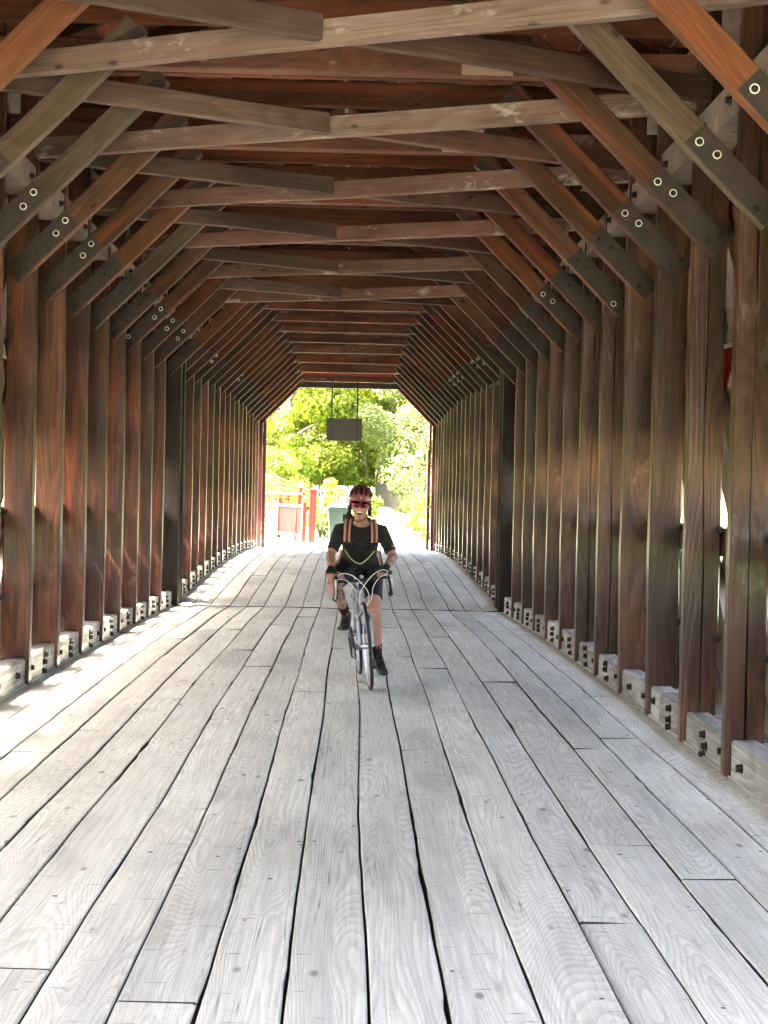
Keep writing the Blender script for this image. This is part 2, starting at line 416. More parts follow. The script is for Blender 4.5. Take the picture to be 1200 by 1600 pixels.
# knee local: x along from the low end (outside the post) upward, -y faces the camera
plate_low = MB().box((.012, -.006, -.070), (.60, 0, .070)).mesh('steel_plate', M['steel'])
plate_top = MB().box((0, -.006, -.032), (.26, 0, .032)).mesh('steel_strap', M['steel'])
wm = MB().torus((0, -.004, 0), .020, .0036, 'y', 18, 6)
washer = wm.mesh('washer', M['washer'], True)
bolt = MB().tube([(0, 0, 0), (0, -.010, 0), (0, -.012, 0)], [.0165, .0165, .012], 6).mesh('bolt', M['bolt'])
big_bolt = MB().tube([(0, 0, 0), (0, -.008, 0), (0, -.010, 0), (0, -.03, 0), (0, -.032, 0)], [.026, .026, .019, .018, .013], 8).mesh('bolt', M['bolt'])
lat_mesh = {}

def make_wall(side, first, label):
    X = XR if side > 0 else XL
    root = empty('truss_wall', (X, Y0, 0), label=label, cat='wall')
    near, far = wall_ys(first)
    r = random.Random(5 + side)
    def put(name, me, loc, rot=(0, 0, 0), parent=root, sc=None):
        o = bpy.data.objects.new(name, me); COL.objects.link(o); o.parent = parent
        o.location = (loc[0] - X, loc[1] - Y0, loc[2]) if parent is root else loc
        o.rotation_euler = rot
        if sc: o.scale = sc
        return o
    kn_n = 0
    allp = [(y, 0) for y in near] + [(YJ - .14, 1), (YJ + .26, 1)] + [(y, 0) for y in far]
    for idx, (y, dark) in enumerate(allp):
        zb = camber(y)
        if dark:
            me = timber('post', 4.75, .24, .17, M['post_dark'], 'z', 3, .003, seed=idx)
            dp = put('post', me, (X + side * (.12 - .045), y + .085, zb - .35)); dp['label'] = 'dark thick post over the pier'
        else:
            me = get_post(side, (idx * 5 + 1) % 6 if not (side > 0 and 4 < y < 9.6) else (idx % 2))
            p = put('post', me, (X + side * .1025, y + PT / 2, zb - .35), (0, 0, pi if (idx % 3 == 0 and not side > 0) else 0))
            if y < Y1:
                bz = r.choice([1.22, 1.24, 1.26])
                for hz in (bz, .62, 2.45):   # bolt heads on the edge between post and rail
                    b = put('bolt', big_bolt, (side * .094 * (-1 if (idx % 3 == 0 and not side > 0) else 1), -(PT / 2 + .0005) * (-1 if (idx % 3 == 0 and not side > 0) else 1), hz + .35), (0, 0, pi if (idx % 3 == 0 and not side > 0) else 0), p)
        # knee brace
        if dark and y > YJ: continue
        kn_n += 1
        if side > 0: kind = {0: 'knee_pale', 3: 'knee', 5: 'knee'}.get(None)
        near_i = round((y - first) / 1.08) if y < YJ - .5 else 99
        if side > 0: kind = 'knee_orange' if near_i == -1 else 'knee_pale' if near_i == 0 else 'knee'
        else: kind = 'knee_orange' if near_i == -3 else 'knee_pale' if near_i in (-2, -1, 3) else 'knee'
        zc_ = roof_camber(y) + 3.07
        lo = (X + side * .16, y - .046, zc_ - .06)
        # direction: inward and up
        ang = R(45)
        rot = (0, -ang, 0) if side < 0 else (0, -(pi - ang), 0)
        kb = put('knee_brace', knee_meshes[kind], lo, rot)
        if kind == 'knee_orange': kb['label'] = 'bright orange brown knee brace'
        if kind == 'knee_pale': kb['label'] = 'pale olive grey knee brace'
        fl = 1 if side < 0 else -1       # which local z looks up
        q = put('steel_plate', plate_low, (0, -.0455, 0), (0, 0, 0), kb)
        q = put('steel_strap', plate_top, (KL - .235 + (.0 if idx % 2 else -.03), -.0455, .012 * fl), (0, R(14) * fl, 0), kb)
        if y < 30:
            show = r.random() < .6 or (side > 0 and near_i in (-1, 0, 1, 2)) or (side < 0 and near_i == -1)
            for (bx, bz) in ((.55, .012), (.44, -.008), (.10, .038), (.075, -.038)):
                lowr = bx < .3
                put('bolt', bolt, (bx, -.0515, bz), (0, r.uniform(0, 1), 0), kb)
                if (show and not lowr) or (lowr and bz > 0 and r.random() < .15):
                    put('washer', washer, (bx, -.0515, bz), (0, 0, 0), kb)
    # sill blocks, upper chord blocks and rails per bay
    ys = [(y, PT) for y in near] + [(YJ - .14, .17), (YJ + .26, .17)] + [(y, PT) for y in far]
    x_in, x_out = X + side * .028, X + side * .33
    for i in range(len(ys) - 1):
        a = ys[i][0] + ys[i][1] + .008; b = ys[i + 1][0] - .008
        if b - a < .1: continue
        z = camber((a + b) / 2)
        slope = math.atan((camber(b) - camber(a)) / (b - a))
        L = b - a
        split = (i % 4 == 1)
        pieces = [(a, b)] if not split else [(a, a + L * .70), (a + L * .70 + .012, b)]
        for (pa, pb) in pieces:
            m = MB(); h = .186 + r.uniform(-.012, .012); ww = .14; bv = .012
            for k_, o1 in enumerate((0, .158)):
                xa = x_in + side * o1; xb = xa + side * ww
                if side < 0: xa, xb = xb, xa
                hh = h - .012 * k_
                prof = [(xa, -.05), (xa, hh - bv), (xa + bv, hh), (xb - bv, hh), (xb, hh - bv), (xb, -.05)]
                vs = [(px, pa, pz) for px, pz in prof] + [(px, pb, pz) for px, pz in prof]
                n = 6
                m.add([(vx - X, vy - (pa + pb) / 2, vz) for vx, vy, vz in vs], [(k, (k + 1) % n, n + (k + 1) % n, n + k) for k in range(n)] + [tuple(range(n))[::-1], tuple(range(n, 2 * n))])
            blk = m.obj('sill_block', M['sill'], root, fix=True)
            blk.location = (0, (pa + pb) / 2 - Y0, z); blk.rotation_euler = (slope, 0, 0)
            npl = pb - pa
            spots = [(.28, .09)] if npl > .7 and i % 3 != 2 else [(.0, .13), (.0, .075), (.03, .02)] if npl > .5 else [(0, .10)]
            if (pa + pb) / 2 > 11: spots = [(.05, .145), (.06, .09), (.05, .03)] if npl > .5 else [(0, .09)]
            for (by, bz) in spots:
                put('bolt', big_bolt, (side * .028, by * (1 if i % 2 else .6) + r.uniform(-.04, .04), bz + r.uniform(-.012, .012)), (0, 0, side * -pi / 2), blk)
            if npl > .7 and (pa + pb) / 2 < 24:
                put('bolt', big_bolt, (side * .03, -npl * .42, .10), (0, 0, side * -pi / 2), blk)
        zu = roof_camber((a + b) / 2) + 3.60
        m = MB(); xa, xb = sorted((side * .012, side * .20))
        m.box((xa, -L / 2, 0), (xb, L / 2, .20)).box((xa, -L * .5, .45), (xb, -L * .05, .66))
        ub = m.obj('chord_block', M['lattice'], root); ub.location = (0, (a + b) / 2 - Y0, zu)
        for by in (-.3, .3):
            if L > .8: put('bolt', big_bolt, (side * .012, by, .1), (0, 0, side * -pi / 2), ub)
    # continuous rails behind the posts, in lengths
    def rail(name, za, zb_, xa, xb, mat, seed):
        y = Y0; r2 = random.Random(seed)
        while y < Y1 - .01:
            ye = min(y + r2.uniform(4.5, 6.5), Y1)
            if Y1 - ye < 1.5: ye = Y1
            m = MB(); n = 6
            for k in range(n):
                p, q = y + (ye - y) * k / n, y + (ye - y) * (k + 1) / n - (.006 if k == n - 1 else 0)
                cp, cq = camber(p), camber(q)
                a_, b_ = (xa, xb) if xa < xb else (xb, xa)
                vs = [(a_, p, za + cp), (b_, p, za + cp), (b_, p, zb_ + cp), (a_, p, zb_ + cp), (a_, q, za + cq), (b_, q, za + cq), (b_, q, zb_ + cq), (a_, q, zb_ + cq)]
                fs = [(0, 4, 5, 1), (1, 5, 6, 2), (2, 6, 7, 3), (3, 7, 4, 0)]
                if k == 0: fs.append((0, 1, 2, 3))
                if k == n - 1: fs.append((4, 7, 6, 5))
                m.add([(v[0] - X, v[1] - Y0, v[2]) for v in vs], fs)
            m.obj(name, mat, root, fix=True); y = ye
    s = side
    rail('middle_rail', 1.10, 1.27, X + s * .213, X + s * .30, M['post_left' if s < 0 else 'post_right'], 3)
    rail('upper_chord', 3.66, 3.90, X + s * .213, X + s * .33, M['sill'], 4)
    rail('upper_chord', 2.36, 2.56, X + s * .213, X + s * .29, M['lattice'], 6)
    rail('wall_plate', 4.10, 4.34, X + s * .213, X + s * .42, M['tie'], 5)
    # town lattice: two crossing layers of planks
    LL = 4.75 * sqrt(2) * .99
    for layer, sg in ((0, 1), (1, -1)):
        if (layer, s) not in lat_mesh: lat_mesh[(layer, s)] = timber('lattice_plank', LL, .38 if s < 0 else .29, .065, M['lattice'], 'x', 3, .003, seed=layer)
        xx = X + s * (.375 if layer == 0 else .455)
        y = Y0 - .1
        while y + 4.75 < Y1 + .3:
            zz = camber(y + 2.3) - .38
            yb = y if sg > 0 else y + 4.70
            if not (y < YJ - 2.4 < y):
                # mesh runs along local x; turn it into the yz plane
                rot = Matrix.Rotation(pi / 2 if sg > 0 else -pi / 2, 4, 'Z') @ Matrix.Rotation(-R(45), 4, 'Y')
                put('lattice_plank', lat_mesh[(layer, s)], (xx, yb, zz), rot.to_euler())
            y += 1.1
    # red vertical siding outside, with a long window slot
    for (za, zb_, nm) in ((1.82, 4.52, 'upper_siding'), (-.45, .66, 'lower_siding')):
        m = MB(); y = Y0 - .1; k = 0
        while y < Y1 + .1:
            c = camber(y)
            off = .62 + (.004 if k % 2 else 0)
            xa, xb = sorted((s * off, s * (off + .024)))
            m.box((xa, y - Y0, za + c + r.uniform(-.01, .01)), (xb, y - Y0 + .2405, zb_ + c)); y += .24; k += 1
        m.obj(nm, M['red'] if nm == 'upper_siding' else M['siding_brown'], root)
    rail('nailing_rail', 1.90, 2.0, X + s * .54, X + s * .615, M['lattice'], 8)
    rail('nailing_rail', .56, .66, X + s * .54, X + s * .615, M['lattice'], 9)
    return root, allp

wallL, psL = make_wall(-1, 11.06, 'brown timber truss wall on the left with orange streaked posts and patches of sun at its foot')
wallR, psR = make_wall(1, 7.95, 'grey brown timber truss wall on the right with cracked posts and pale bolted sill blocks')

# ------------------------------------------------------------------ roof
roof = empty('timber_roof', (XC, Y0, 4.0), label='brown timber roof of crossed braces, tie beams and red boards above the bridge deck', cat='roof')
def rput(name, me, loc, rot=(0, 0, 0), parent=roof):
    o = bpy.data.objects.new(name, me); COL.objects.link(o); o.parent = parent
    o.location = (loc[0] - XC, loc[1] - Y0, loc[2] - 4.0) if parent is roof else loc
    o.rotation_euler = rot; return o
HW = (XR - XL) / 2
tie_me = [timber('tie_beam', 2 * HW + .8, .15, .11, M['tie'], 'x', 5, .006, seed=60 + k) for k in range(4)]
splice_me = MB().box((-.15, -.022, -.08), (.15, 0, .085)).mesh('splice_board', M['splice'])
brace_len = sqrt((2 * HW + .1) ** 2 + 2.0 ** 2)
half_brace = brace_len / 2
brace_me = [timber('cross_brace', brace_len, .135, .075, M['brace'], 'x', 6, .006, seed=80 + k) for k in range(3)]
dark_half = [timber('cross_brace', half_brace - .06, .135, .075, M['brace_dark'], 'x', 4, .006, seed=90 + k) for k in range(3)]
rr = random.Random(11)
ys_roof = [p[0] for p in psR if not p[1]]
rid_z, eave_z = 5.75, 4.36
RX = HW + .95
raf_len = sqrt(RX ** 2 + (rid_z - eave_z) ** 2)
raf_ang = math.atan2(rid_z - eave_z, RX)
raf_me = [timber('rafter', raf_len, .15, .07, M['rafter'], 'x', 3, .004, seed=100 + k) for k in range(3)]
collar_me = [timber('collar_beam', 2 * HW + .9, .2, .06, M['collar'], 'x', 5, .006, seed=120 + k) for k in range(3)]
for i, y in enumerate(ys_roof):
    c = roof_camber(y)
    # rafters
    for sg in (-1, 1):
        rot = (0, -raf_ang, 0) if sg < 0 else (0, -(pi - raf_ang), 0)
        rput('rafter', raf_me[i % 3], (XC + sg * RX, y + .06, eave_z + c), rot)
    k = round((y - 7.95) / 1.08) if y < YJ - .3 else i
    odd = (k % 2 != 0) if y < YJ else (i % 2 == 0)
    if odd:
        zt = 4.095 + c if y < YJ else 4.125 + c
        t = rput('tie_beam', tie_me[i % 4], (XC - HW - .4, y + .09, zt))
        if y < YJ:
            rput('splice_board', splice_me, (HW + .4 + .90 + rr.uniform(-.06, .06), -.06, .0), (0, 0, 0), t)
    else:
        rput('collar_beam', collar_me[i % 3], (XC - HW - .5, y + .1, 4.36 + c))
    rput('collar_beam', collar_me[(i + 1) % 3], (XC - HW - .3, y - .02, 4.66 + c))
# crossed braces, two bays each
near_c = [7.95 + 2.16 * k for k in range(-4, 6)]
for i, yc_ in enumerate(near_c):
    c = roof_camber(yc_); z = 3.95 + c
    a = math.atan2(-2.0, 2 * HW + .1)
    # pale continuous brace: far at the left, near at the right
    rput('cross_brace', brace_me[i % 3], (XC - HW - .05, yc_ + 1.0, z - .01), (0, R(.35), a))
    # dark halved brace, in two lengths meeting at the crossing
    a2 = math.atan2(2.0, 2 * HW + .1)
    rput('cross_brace', dark_half[i % 3], (XC - HW - .05, yc_ - 1.0, z - .004), (0, 0, a2))
    rput('cross_brace', dark_half[(i + 1) % 3], (XC + .06 * cos(a2), yc_ + .06 * sin(a2), z - .004), (0, 0, a2))
far_c = [ys_roof[i] + 1.1 for i in range(len(ys_roof)) if ys_roof[i] > YJ and i % 2 == 0]
for i, yc_ in enumerate(far_c):
    if yc_ > Y1 - 1.2: continue
    c = roof_camber(yc_); z = 4.285 + c
    rput('cross_brace', brace_me[i % 3], (XC - HW - .05, yc_ + 1.0, z), (0, 0, math.atan2(-2.0, 2 * HW + .1)))
    rput('cross_brace', dark_half[i % 3], (XC - HW - .05, yc_ - 1.0, z), (0, 0, math.atan2(2.0, 2 * HW + .1)))
    rput('cross_brace', dark_half[(i + 1) % 3], (XC + .06, yc_ + .03, z), (0, 0, math.atan2(2.0, 2 * HW + .1)))
# roof boards in courses along the bridge
NB = 12
for sg in (-1, 1):
    for k in range(NB):
        t0, t1 = k / NB, (k + 1) / NB - .006
        y = Y0 - .4
        while y < Y1 + .4:
            ye = min(y + rr.uniform(4.6, 6.6), Y1 + .45)
            if Y1 + .45 - ye < 1.5: ye = Y1 + .45
            m = MB()
            xa, xb = sg * (RX + .1) * (1 - t0), sg * (RX + .1) * (1 - t1)
            za, zb_ = eave_z - 4 + (rid_z - eave_z) * t0 + .085, eave_z - 4 + (rid_z - eave_z) * t1 + .085
            n = 4
            for q in range(n):
                p0 = y + (ye - y) * q / n; p1 = y + (ye - y) * (q + 1) / n - (.008 if q == n - 1 else 0)
                c0, c1 = roof_camber(p0), roof_camber(p1)
                vs = [(xa, p0 - Y0, za + c0), (xb, p0 - Y0, zb_ + c0), (xb, p1 - Y0, zb_ + c1), (xa, p1 - Y0, za + c1)]
                vs += [(v[0], v[1], v[2] + .025) for v in vs]
                fs = [(0, 1, 2, 3), (4, 7, 6, 5), (0, 3, 7, 4), (1, 5, 6, 2)]
                if q == 0: fs.append((0, 4, 5, 1))
                if q == n - 1: fs.append((3, 2, 6, 7))
                m.add(vs, fs)
            m.obj('roof_board', M['roof'], roof, fix=True); y = ye
m = MB()
mt = plain('metal_roofing', (0.25, 0.26, 0.27), 0.5)
for sg in (-1, 1):
    xa = sg * (RX + .22)
    m.add([(xa, -.5, eave_z - 4 + .10), (0, -.5, rid_z - 4 + .14), (0, Y1 - Y0 + .55, rid_z - 4 + .17), (xa, Y1 - Y0 + .55, eave_z - 4 + .13),
           (xa, -.5, eave_z - 4 + .32), (0, -.5, rid_z - 4 + .38), (0, Y1 - Y0 + .55, rid_z - 4 + .38), (xa, Y1 - Y0 + .55, eave_z - 4 + .32)],
          [(0, 1, 2, 3), (4, 7, 6, 5), (0, 4, 5, 1), (3, 2, 6, 7), (0, 3, 7, 4)])
m.obj('roofing', mt, roof).location.z = .2

# ------------------------------------------------------------------ far portal
portal = empty('far_portal', (XC, Y1, 0), label='red painted portal frame around the bright far opening of the bridge', cat='doorway')
zc0 = camber(Y1)
def pp(name, a, b, mat, parent=portal):
    a2 = (a[0] - XC, a[1] - Y1, a[2]); b2 = (b[0] - XC, b[1] - Y1, b[2])
    return MB().box(a2, b2).obj(name, mat, parent)
pp('jamb', (XL - .10, Y1 - .02, 0), (XL + .025, Y1 + .14, 3.26), M['red_dark'])
pp('jamb_board', (XL + .03, Y1 + .12, 0.02), (XL + .11, Y1 + .26, 3.20), M['red_pale'])
pp('jamb', (XR - .02, Y1 - .02, 0), (XR + .12, Y1 + .14, 3.26), M['red_dark'])
pp('jamb_board', (XR - .10, Y1 + .12, 2.50), (XR - .035, Y1 + .26, 3.22), M['orange_sunlit'])
pp('head_beam', (XC - HW + .3, Y1 - .05, 4.03), (XC + HW - .3, Y1 + .13, 4.22), M['post_dark'])
for sg in (-1, 1):
    Xs = XC + sg * HW
    m = MB(); L = 1.45
    Mx = Matrix.Translation((Xs - XC + sg * .14, .06, 3.08)) @ Matrix.Rotation(-(R(45) if sg < 0 else pi - R(45)), 4, 'Y')
    m.box((0, -.06, -.08), (L, .07, .08), Mx); m.obj('corner_brace', M['red_dark'], portal)
m = MB(); x = -HW - .95
while x < HW + .95:
    zt = eave_z + (rid_z - eave_z) * (1 - min(1, abs(x + .12) / RX)) + .12
    m.box((x, .15, 4.1 if abs(x + .12) < 1.3 else 4.1 - (abs(x + .12) - 1.3) * 1.0 if abs(x + .12) < HW + .1 else -.4), (x + .235, .175, zt)); x += .24
m.obj('gable_boards', M['red'], portal)
# near gable above the entrance
ng = empty('portal_gable', (XC, Y0, 4.2), label='board gable closing the roof end nearest the camera', cat='gable')
m = MB(); x = -HW - .9
while x < HW + .9:
    zt = eave_z + (rid_z - eave_z) * (1 - min(1, abs(x + .12) / RX)) - 4.2 + .1
    m.box((x, -.45, .35), (x + .235, -.425, zt)); x += .24
m.obj('gable_boards', M['red'], ng)

# open door leaf with its hook beside the right jamb
door = empty('door_leaf', (XR - .12, Y1 - .5, 0), label='dark red narrow door edge folded open against the right jamb of the far portal', cat='door')
m = MB()
for k, (ya, yb) in enumerate(((0, .22), (.225, .45), (.455, .70))):
    MB().box((-.03, ya, .07), (.035, yb, 2.52)).obj('board', M['red_dark'], door)
MB().tube([(.02, -.01, 1.15), (-.02, -.06, 1.14), (.10, -.12, 1.10), (.22, -.10, 1.14)], .012, 6).obj('hook', M['bolt'], door, True)

# hanging board near the far end
sgn_y = 36.2
sx0, sx1 = XC + .32 - .42, XC + .32 + .42
sign = empty('hanging_sign', (-.24, sgn_y, 2.935), label='dark grey board hanging on two rods in the far opening, seen from behind', cat='sign')
MB().box((-.42, -.015, -.26), (.42, .015, .26)).obj('board', plain('dark_board', (0.075, 0.068, 0.055), 0.7, scale=3, var=.15), sign)
for k in (-.30, .30):
    MB().box((k - .035, -.03, -.265), (k + .035, -.0152, .265)).obj('batten', plain('batten_grey', (0.06, 0.055, 0.045), 0.7), sign)
    MB().tube([(k, -.01, .26), (k, -.01, 1.16)], .016, 8).obj('rod', M['bolt'], sign)

# ------------------------------------------------------------------ ground, river, banks
M['grass'] = plain('grass_ground', (0.085, 0.12, 0.03), 0.9, var=0.35, scale=1.5)
M['gravel'] = plain('pale_gravel', (0.36, 0.34, 0.30), 0.9, var=0.15, scale=6)
def gh(x, y):
    if y > 38.6: return -.03 + min(.035 * max(0, y - 42), 1.6)
    if y < -3.6: return -.36
    t = min(1, (38.6 - y) / 3.5, (y + 3.6) / 3.0)
    return -.36 - 5.2 * t
vs = []; fs = []
gx = [-900, -300, -120, -60, -30, -18, -12, -9, -6, -3, 0, 3, 6, 9, 12, 18, 30, 60, 120, 300, 900]
gy = [-900, -300, -80, -30, -12, -5, -3.6, -3, -2, -.5, 3, 6, 12, 20, 30, 35.1, 36.5, 37.5, 38.59, 38.61, 42, 44, 46, 50, 55, 60, 66, 75, 90, 120, 300, 900]
for y in gy:
    for x in gx: vs.append((x, y, gh(x, y)))
n = len(gx)
for j in range(len(gy) - 1):
    for i in range(n - 1): fs.append((j * n + i, j * n + i + 1, (j + 1) * n + i + 1, (j + 1) * n + i))
MB().add(vs, fs).obj('ground', M['grass']); tag(bpy.data.objects['ground'], kind='structure')
kw = NT('river_water')
tcw = kw.n('TexCoord'); nw = kw.n('TexNoise', i_Scale=1.2, i_Detail=3.0); kw.t.links.new(tcw.outputs['Object'], nw.inputs['Vector'])
kw.bump(nw.outputs[0], 0.35, 0.05); kw.b.inputs['Specular IOR Level'].default_value = 0.5
M['water'] = kw.set(Base_Color=(0.42, 0.42, 0.38), Roughness=0.25)
tag(MB().add([(-900, -3.0, -4.6), (900, -3.0, -4.6), (900, 38.2, -4.6), (-900, 38.2, -4.6)], [(0, 1, 2, 3)]).obj('river', M['water']), kind='structure')
# approach behind the camera and apron beyond the far portal
tag(MB().add([(-4.2, -900, -.335), (4.2, -900, -.335), (4.2, -9, -.335), (-4.2, -9, -.335)], [(0, 1, 2, 3)]).obj('road', M['gravel']), kind='structure')
pv = []
pl = [(-3.4, 2.9, 38.4), (-3.4, 2.9, 42.6), (-2.6, 2.3, 43.6), (.3, 2.0, 45), (.75, 1.75, 48), (.95, 1.7, 53), (.95, 1.6, 60), (.95, 1.5, 64.5)]
for a, b, y in pl: pv += [(a, y, gh(0, y) + .012), (b, y, gh(0, y) + .012)]
tag(MB().add(pv, [(2 * i, 2 * i + 1, 2 * i + 3, 2 * i + 2) for i in range(len(pl) - 1)]).obj('path', M['gravel']), kind='structure')

# ------------------------------------------------------------------ foliage
def leafmat(name, col, col2):
    k = NT(name); tc = k.n('TexCoord'); nz = k.n('TexNoise', i_Scale=0.9, i_Detail=4.0); k.t.links.new(tc.outputs['Object'], nz.inputs['Vector'])
    g = k.n('NewGeometry'); 
    f = k.math('ADD', k.math('MULTIPLY', nz.outputs[0], .6), k.math('MULTIPLY', g.outputs['Random Per Island'], .45))
    c = k.ramp(f, [(0.3, col), (0.75, col2)])
    tr = k.t.nodes.new('ShaderNodeBsdfTranslucent'); k.t.links.new(c, tr.inputs[0])
    k.set(Base_Color=c, Roughness=0.55)
    mx = k.t.nodes.new('ShaderNodeMixShader'); mx.inputs[0].default_value = 0.58
    k.t.links.new(k.b.outputs[0], mx.inputs[1]); k.t.links.new(tr.outputs[0], mx.inputs[2])
    k.t.links.new(mx.outputs[0], k.t.nodes['Material Output'].inputs[0]); return k.m
M['leaf_lime'] = leafmat('lime_leaves', (0.0935, 0.1275, 0.0068), (0.187, 0.221, 0.017))
M['leaf_green'] = leafmat('green_leaves', (0.0765, 0.1062, 0.0255), (0.1615, 0.187, 0.0595))
M['leaf_dark'] = leafmat('deep_green_leaves', (0.0935, 0.1232, 0.0213), (0.17, 0.1997, 0.0425))
M['leaf_yellow'] = leafmat('yellow_green_leaves', (0.085, 0.1105, 0.0068), (0.17, 0.1955, 0.017))
M['bark'] = plain('bark', (0.11, 0.085, 0.06), 0.9, var=.35, scale=5)
def crown_mesh(name, r, h, n, size, mat, seed, clumps=26, droop=0.3):
    q = random.Random(seed); vs = []; fs = []
    cl = []
    for i in range(clumps):
        a = q.uniform(0, 2 * pi); t = q.uniform(-1, 1); rr_ = sqrt(1 - t * t) * q.uniform(.45, .95)
        cl.append((Vector((cos(a) * rr_ * r, sin(a) * rr_ * r, t * h * .9)), q.uniform(.22, .42) * r))
    for i in range(n):
        c, cr = cl[q.randrange(clumps)]
        u = Vector((q.gauss(0, 1), q.gauss(0, 1), q.gauss(0, 1))).normalized() * cr * (q.random() ** .35)
        p = c + Vector((u.x, u.y, u.z * .8))
        nrm = (u.normalized() + Vector((q.gauss(0, .6), q.gauss(0, .6), q.gauss(.4, .6)))).normalized()
        a = nrm.orthogonal().normalized(); b = nrm.cross(a); an = q.uniform(0, 2 * pi)
        a, b = a * cos(an) + b * sin(an), b * cos(an) - a * sin(an)
        s_ = size * q.uniform(.6, 1.25)
        k = len(vs)
        vs += [p - a * s_, p + b * s_ * .5 - nrm * s_ * .15, p + a * s_, p - b * s_ * .5 - nrm * s_ * .15]
        fs += [(k, k + 1, k + 2), (k, k + 2, k + 3)]
    me = bpy.data.meshes.new(name); me.from_pydata(vs, [], fs); me.materials.append(mat); me.update(); return me
def trunk_mesh(h, r, seed):
    q = random.Random(seed); m = MB(); pts = [(0, 0, -.2)]; p = Vector((0, 0, 0))
    for i in range(5): p = p + Vector((q.uniform(-.12, .12), q.uniform(-.12, .12), h / 5)); pts.append(tuple(p))
    m.tube(pts, [r, r * .85, r * .7, r * .55, r * .4, r * .2], 8)
    for k in range(7):
        z = h * q.uniform(.45, .9); a = q.uniform(0, 2 * pi); L = h * q.uniform(.15, .25)
        m.tube([(0, 0, z), (cos(a) * L * .5, sin(a) * L * .5, z + L * .35), (cos(a) * L, sin(a) * L, z + L * .6)], [r * .35, r * .22, r * .08], 6)
    return m.mesh('trunk', M['bark'], True)
CR = {
    'lime': crown_mesh('crown', 3.0, 3.9, 22000, .12, M['leaf_lime'], 1, 34),
    'green': crown_mesh('crown', 3.0, 4.0, 24000, .10, M['leaf_green'], 2, 34),
    'dark': crown_mesh('crown', 3.0, 4.0, 18000, .13, M['leaf_dark'], 3, 30)}
TR = [trunk_mesh(5.0, .2, 4), trunk_mesh(5.5, .24, 5)]
def tree(kind, x, y, s, lift, label, rz, group=None):
    t = empty('tree', (x, y, gh(x, y) - .05), (0, 0, rz), label=label, cat='tree', group=group)
    t.scale = (s, s, s)
    o = link('trunk', TR[int(rz * 10) % 2], t)
    c = link('crown', CR[kind], t); c.location = (0, 0, lift); return t
G1 = 'trees beyond the far opening'
tree('lime', -2.6, 62, 1.0, 3.9, 'lime green leafy tree filling the left of the far opening above the red railing', .3, G1)
tree('lime', .5, 67, 1.05, 4.0, 'lime green tree right behind the hanging board, between the two brightest crowns', 1.3, G1)
tree('green', 3.0, 60, .95, 3.8, 'soft green fine leaved tree nearest the right jamb of the far opening', 2.2, G1)
tree('green', 1.9, 70, 1.1, 4.1, 'pale green tree above the grey shed, just right of the hanging board', 3.1, G1)
tree('lime', -5.6, 68, 1.2, 3.9, 'lime tree further back at the left edge of the far opening', 4.2, G1)
tree('dark', -1.6, 78, 1.35, 4.6, 'deep green tree showing in gaps behind the lime trees', 5.0, G1)
tree('dark', 4.6, 76, 1.3, 4.6, 'deep green tree in the rear right, behind the fine leaved trees', .9, G1)
tree('dark', -4.4, 84, 1.4, 4.0, 'deep green tree behind the left lime trees', 4.6, G1)
tree('green', 5.6, 68, 1.2, 3.6, 'green low crowned tree behind the right jamb of the far opening', 2.5, G1)
tree('lime', -.6, 90, 1.6, 4.6, 'lime tree at the very back of the centre', 5.5, G1)
tree('green', 8.5, 64, 1.2, 4.8, 'green tree standing to the right, outside the picket fence', 1.9, G1)
tree('dark', -10.5, 70, 1.4, 4.8, 'deep green tree at the far left of the row beyond the bridge', 2.8, G1)
tree('dark', 1.4, 86, 1.4, 4.4, 'rearmost deep green tree behind the grey shed', 3.7, G1)
for i, (x, y) in enumerate(((-30, 58), (-19, 64), (19, 62), (30, 56))):
    tree(('green', 'dark')[i % 2], x, y, 1.3, 4.9, ('green tree far out on the left bank', 'deep green tree on the left bank nearer the bridge', 'green tree on the right bank nearer the bridge', 'deep green tree far out on the right bank')[i], i * 1.1 + .4, 'trees on the river bank')
def bush(x, y, r, h, mat, n, size, label, seed, name='bush'):
    m = crown_mesh(name, r, h, n, size, mat, seed, 16)
    b = empty(name, (x, y, gh(x, y)), label=label, cat='bush')
    c = link('foliage', m, b); c.location = (0, 0, h * .82)
    st = MB(); q = random.Random(seed)
    for k in range(6):
        a = q.uniform(0, 6.28); st.tube([(0, 0, -.05), (cos(a) * r * .3, sin(a) * r * .3, h * .6), (cos(a) * r * .6, sin(a) * r * .6, h * 1.2)], [.02, .014, .006], 5)
    st.obj('stem', M['bark'], b, True); return b
bush(2.15, 45.2, .62, .72, M['leaf_yellow'], 2600, .055, 'bright yellow green bush at the foot of the right jamb, beside the path', 31)
bush(2.0, 49.0, .55, .62, M['leaf_lime'], 2000, .055, 'small lime bush behind the yellow one, below the brown pickets', 32)
bush(-.95, 45.3, .42, .58, M['leaf_dark'], 1500, .05, 'dark shrub between the red post and the green bin', 33)
bush(-.75, 50.5, .75, .85, M['leaf_lime'], 2600, .06, 'rounded lime shrub behind the green bin under the white pickets', 34)
bush(-2.7, 53.0, 1.2, 1.35, M['leaf_yellow'], 4200, .07, 'wide yellow green bush behind the lattice railing', 35)
bush(-4.6, 55, 1.5, 1.5, M['leaf_lime'], 4200, .07, 'wide lime bush left of the lattice railing, partly behind the jamb', 36)
bush(.45, 54.5, .6, .6, M['leaf_yellow'], 1800, .06, 'low yellow shrub directly behind the rider in front of the pickets', 37)
bush(3.4, 53, 1.0, 1.3, M['leaf_green'], 3000, .06, 'green bush behind the pickets at the right jamb', 38)

